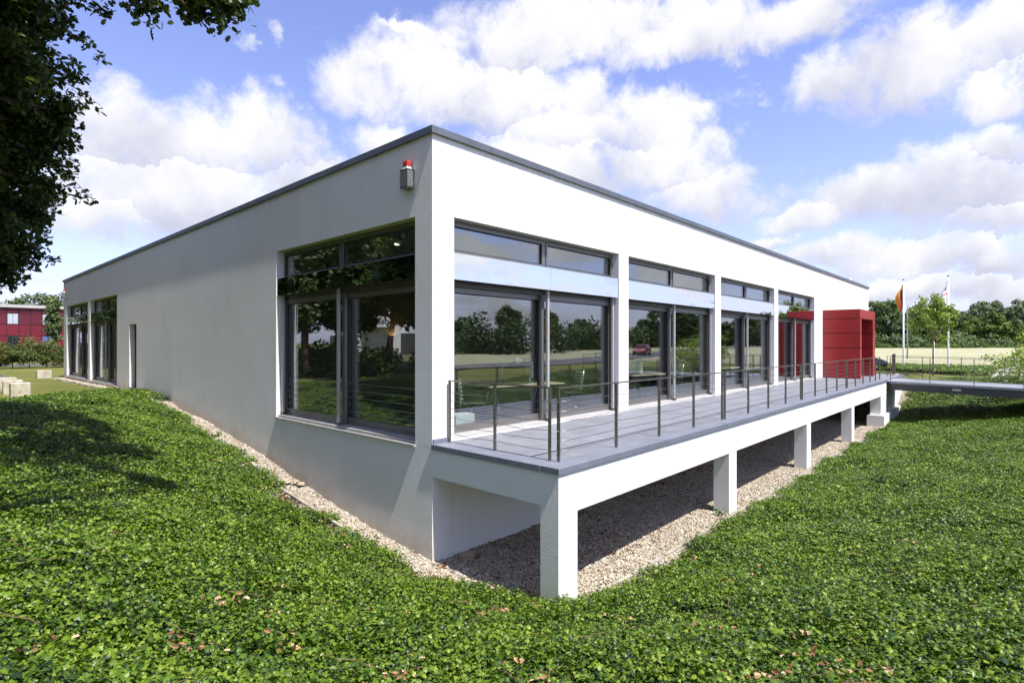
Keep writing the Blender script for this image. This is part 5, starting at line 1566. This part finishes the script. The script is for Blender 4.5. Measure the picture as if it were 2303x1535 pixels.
# ------------------------------------------------------------------ inside the office
def desk(label, x, y, rot, w=2.0, d=.9):
    r = thing('desk', label, 'desk', (x, y, 0), 'desks behind the front windows', rot)
    MB().bbox(-w / 2, w / 2, -d / 2, d / 2, .70, .73, .006).build('table_top', M['wood'], r, local=True)
    for s in (-1, 1):
        for q in (-1, 1):
            MB().tube([(s * (w / 2 - .35), q * .1, .695), (s * (w / 2 - .35), q * .36, 0)], .016, 8).build('leg', M['steelbright'], r, local=True)
        MB().tube([(s * (w / 2 - .35), -.26, .28), (s * (w / 2 - .35), .26, .28)], .012, 8).build('brace', M['steelbright'], r, local=True)
    MB().tube([(-w / 2 + .35, 0, .60), (w / 2 - .35, 0, .60)], .014, 8).build('stretcher', M['steelbright'], r, local=True)
    return r
desk('light wood trestle desk behind the first window bay', 3.35, 1.22, R(-12))
desk('light wood trestle desk behind the second window bay', 8.6, 1.15, R(-10), 1.8)
desk('light wood trestle desk behind the third window bay', 14.6, 1.15, R(-8), 1.8)
desk('light wood trestle desk deep inside behind the second window bay', 13.5, 4.6, R(-15), 1.8)
def chair(label, x, y, rot):
    r = thing('office_chair', label, 'chair', (x, y, 0), 'swivel chairs behind the front windows', rot)
    for k in range(6):
        MB().bbox(-.21, .21, .20 + .008 * k, .225 + .008 * k, .52 + .075 * k, .565 + .075 * k, .008).build('back_band', M['sage'], r, local=True)
    for s in (-1, 1): MB().tube([(s * .2, .24, .44), (s * .2, .29, .99)], .012, 6).build('back_post', M['steelbright'], r, local=True)
    MB().bbox(-.24, .24, -.24, .22, .42, .48, .02).build('seat', M['black'], r, local=True)
    MB().tube([(0, 0, .1), (0, 0, .42)], .025, 8).build('gas_stem', M['steelbright'], r, local=True)
    for k in range(5):
        a = 6.283 * k / 5
        lg = MB().tube([(0, 0, .13), (.30 * math.cos(a), .30 * math.sin(a), .06)], [.02, .014], 6).build('base_leg', M['steelbright'], r, local=True)
        c = (.30 * math.cos(a), .30 * math.sin(a))
        MB().tube([(c[0], c[1] - .02, .027), (c[0], c[1] + .02, .027)], .026, 8).build('castor', M['black'], lg, local=True)
    for s in (-1, 1): MB().tube([(s * .25, .1, .46), (s * .27, .05, .64), (s * .27, -.16, .65)], .013, 6).build('armrest', M['black'], r, local=True)
chair('grey-green banded swivel chair at the left end of the first bay desk', 1.75, .98, R(60))
chair('grey-green banded swivel chair right of the first bay desk', 4.95, 1.0, R(-120))
chair('grey-green banded swivel chair in the second window bay', 10.2, 1.0, R(-100))
def office_bits():
    b = thing('cardboard_box', 'white box with red lettering on the floor inside the first window', 'box', (1.33, .78, 0), rotz=R(-12))
    MB().bbox(-.2, .2, -.14, .14, .0, .30, .004).build('carton', M['white'], b, local=True)
    lettering('roline', M['letterred'], .155, b, (-.19, -.1425, .05), (R(90), 0, 0), .001)
    m = thing('desk_lamp', 'pale desk lamp on the first bay desk', 'desk lamp', (3.0, 1.3, .731))
    MB().tube([(3.0, 1.3, .731), (3.0, 1.3, .75)], .09, 12).build('base', M['steelbright'], m)
    MB().tube([(3.0, 1.3, .75), (2.9, 1.25, 1.1), (3.25, 1.15, 1.28)], .012, 6).build('arm', M['steelbright'], m)
    MB().tube([(3.25, 1.15, 1.29), (3.32, 1.13, 1.2)], [.03, .085], 10).build('shade', M['sage'], m)
    p = thing('monitor', 'slim screen seen from the side on the first bay desk', 'monitor', (3.75, 1.2, .731), rotz=R(55))
    MB().bbox(-.24, .24, -.02, .02, .12, .47, .008).build('screen', M['sage'], p, local=True)
    MB().box(-.03, .03, -.015, .015, .0, .12).build('stand', M['steelbright'], p, local=True); MB().box(-.1, .1, -.08, .08, 0, .012).build('foot', M['steelbright'], p, local=True)
    p = thing('monitor', 'boxy pale screen on the second bay desk', 'monitor', (8.35, 1.2, .731), rotz=R(-60))
    MB().bbox(-.2, .2, -.18, .18, .03, .38, .03).build('screen', M['sage'], p, local=True); MB().box(-.12, .12, -.1, .1, 0, .03).build('foot', M['sage'], p, local=True)
    p = thing('computer_case', 'grey computer case on the deep desk in the second bay', 'computer', (13.0, 4.6, .731))
    MB().bbox(12.82, 13.16, 4.4, 4.85, .731, 1.12, .02).build('case', M['alulight'], p)
    f = thing('floor_lamp', 'tall uplighter floor lamp inside the first window bay', 'lamp', (5.9, 6.2, 0))
    MB().tube([(5.9, 6.2, 0), (5.9, 6.2, .03)], .18, 16).build('base', M['steelbright'], f)
    MB().tube([(5.9, 6.2, .03), (5.9, 6.2, 1.9)], .018, 8).build('stem', M['steelbright'], f)
    MB().bbox(5.5, 6.3, 6.05, 6.35, 1.9, 1.96, .01).build('head', M['alulight'], f)
    M['warm'] = emit_mat('warm_lamp_glow', (1.0, .52, .18), 60.0)
    w = thing('wall_lamp', 'warm glowing wall lamp deep inside the first window bay', 'lamp', (4.6, 7.5, 1.8))
    MB().bbox(4.45, 4.75, 7.40, 7.44, 1.55, 1.85, .01).build('screen', M['alu'], w); MB().box(4.45, 4.75, 7.441, 7.598, 1.55, 1.58).box(4.45, 4.47, 7.441, 7.598, 1.581, 1.85).box(4.73, 4.75, 7.441, 7.598, 1.581, 1.85).build('bracket', M['alu'], w)
    MB().tube([(4.6, 7.52, 1.61), (4.6, 7.52, 1.75)], .05, 10).build('bulb', M['warm'], w)
    w = thing('wall_lamp', 'warm glowing wall lamp deep inside the second window bay', 'lamp', (12.3, 7.5, 1.8))
    MB().bbox(12.15, 12.45, 7.40, 7.44, 1.55, 1.85, .01).build('screen', M['alu'], w); MB().box(12.15, 12.45, 7.441, 7.598, 1.55, 1.58).box(12.15, 12.17, 7.441, 7.598, 1.581, 1.85).box(12.43, 12.45, 7.441, 7.598, 1.581, 1.85).build('bracket', M['alu'], w)
    MB().tube([(12.3, 7.52, 1.61), (12.3, 7.52, 1.75)], .05, 10).build('bulb', M['warm'], w)
office_bits()
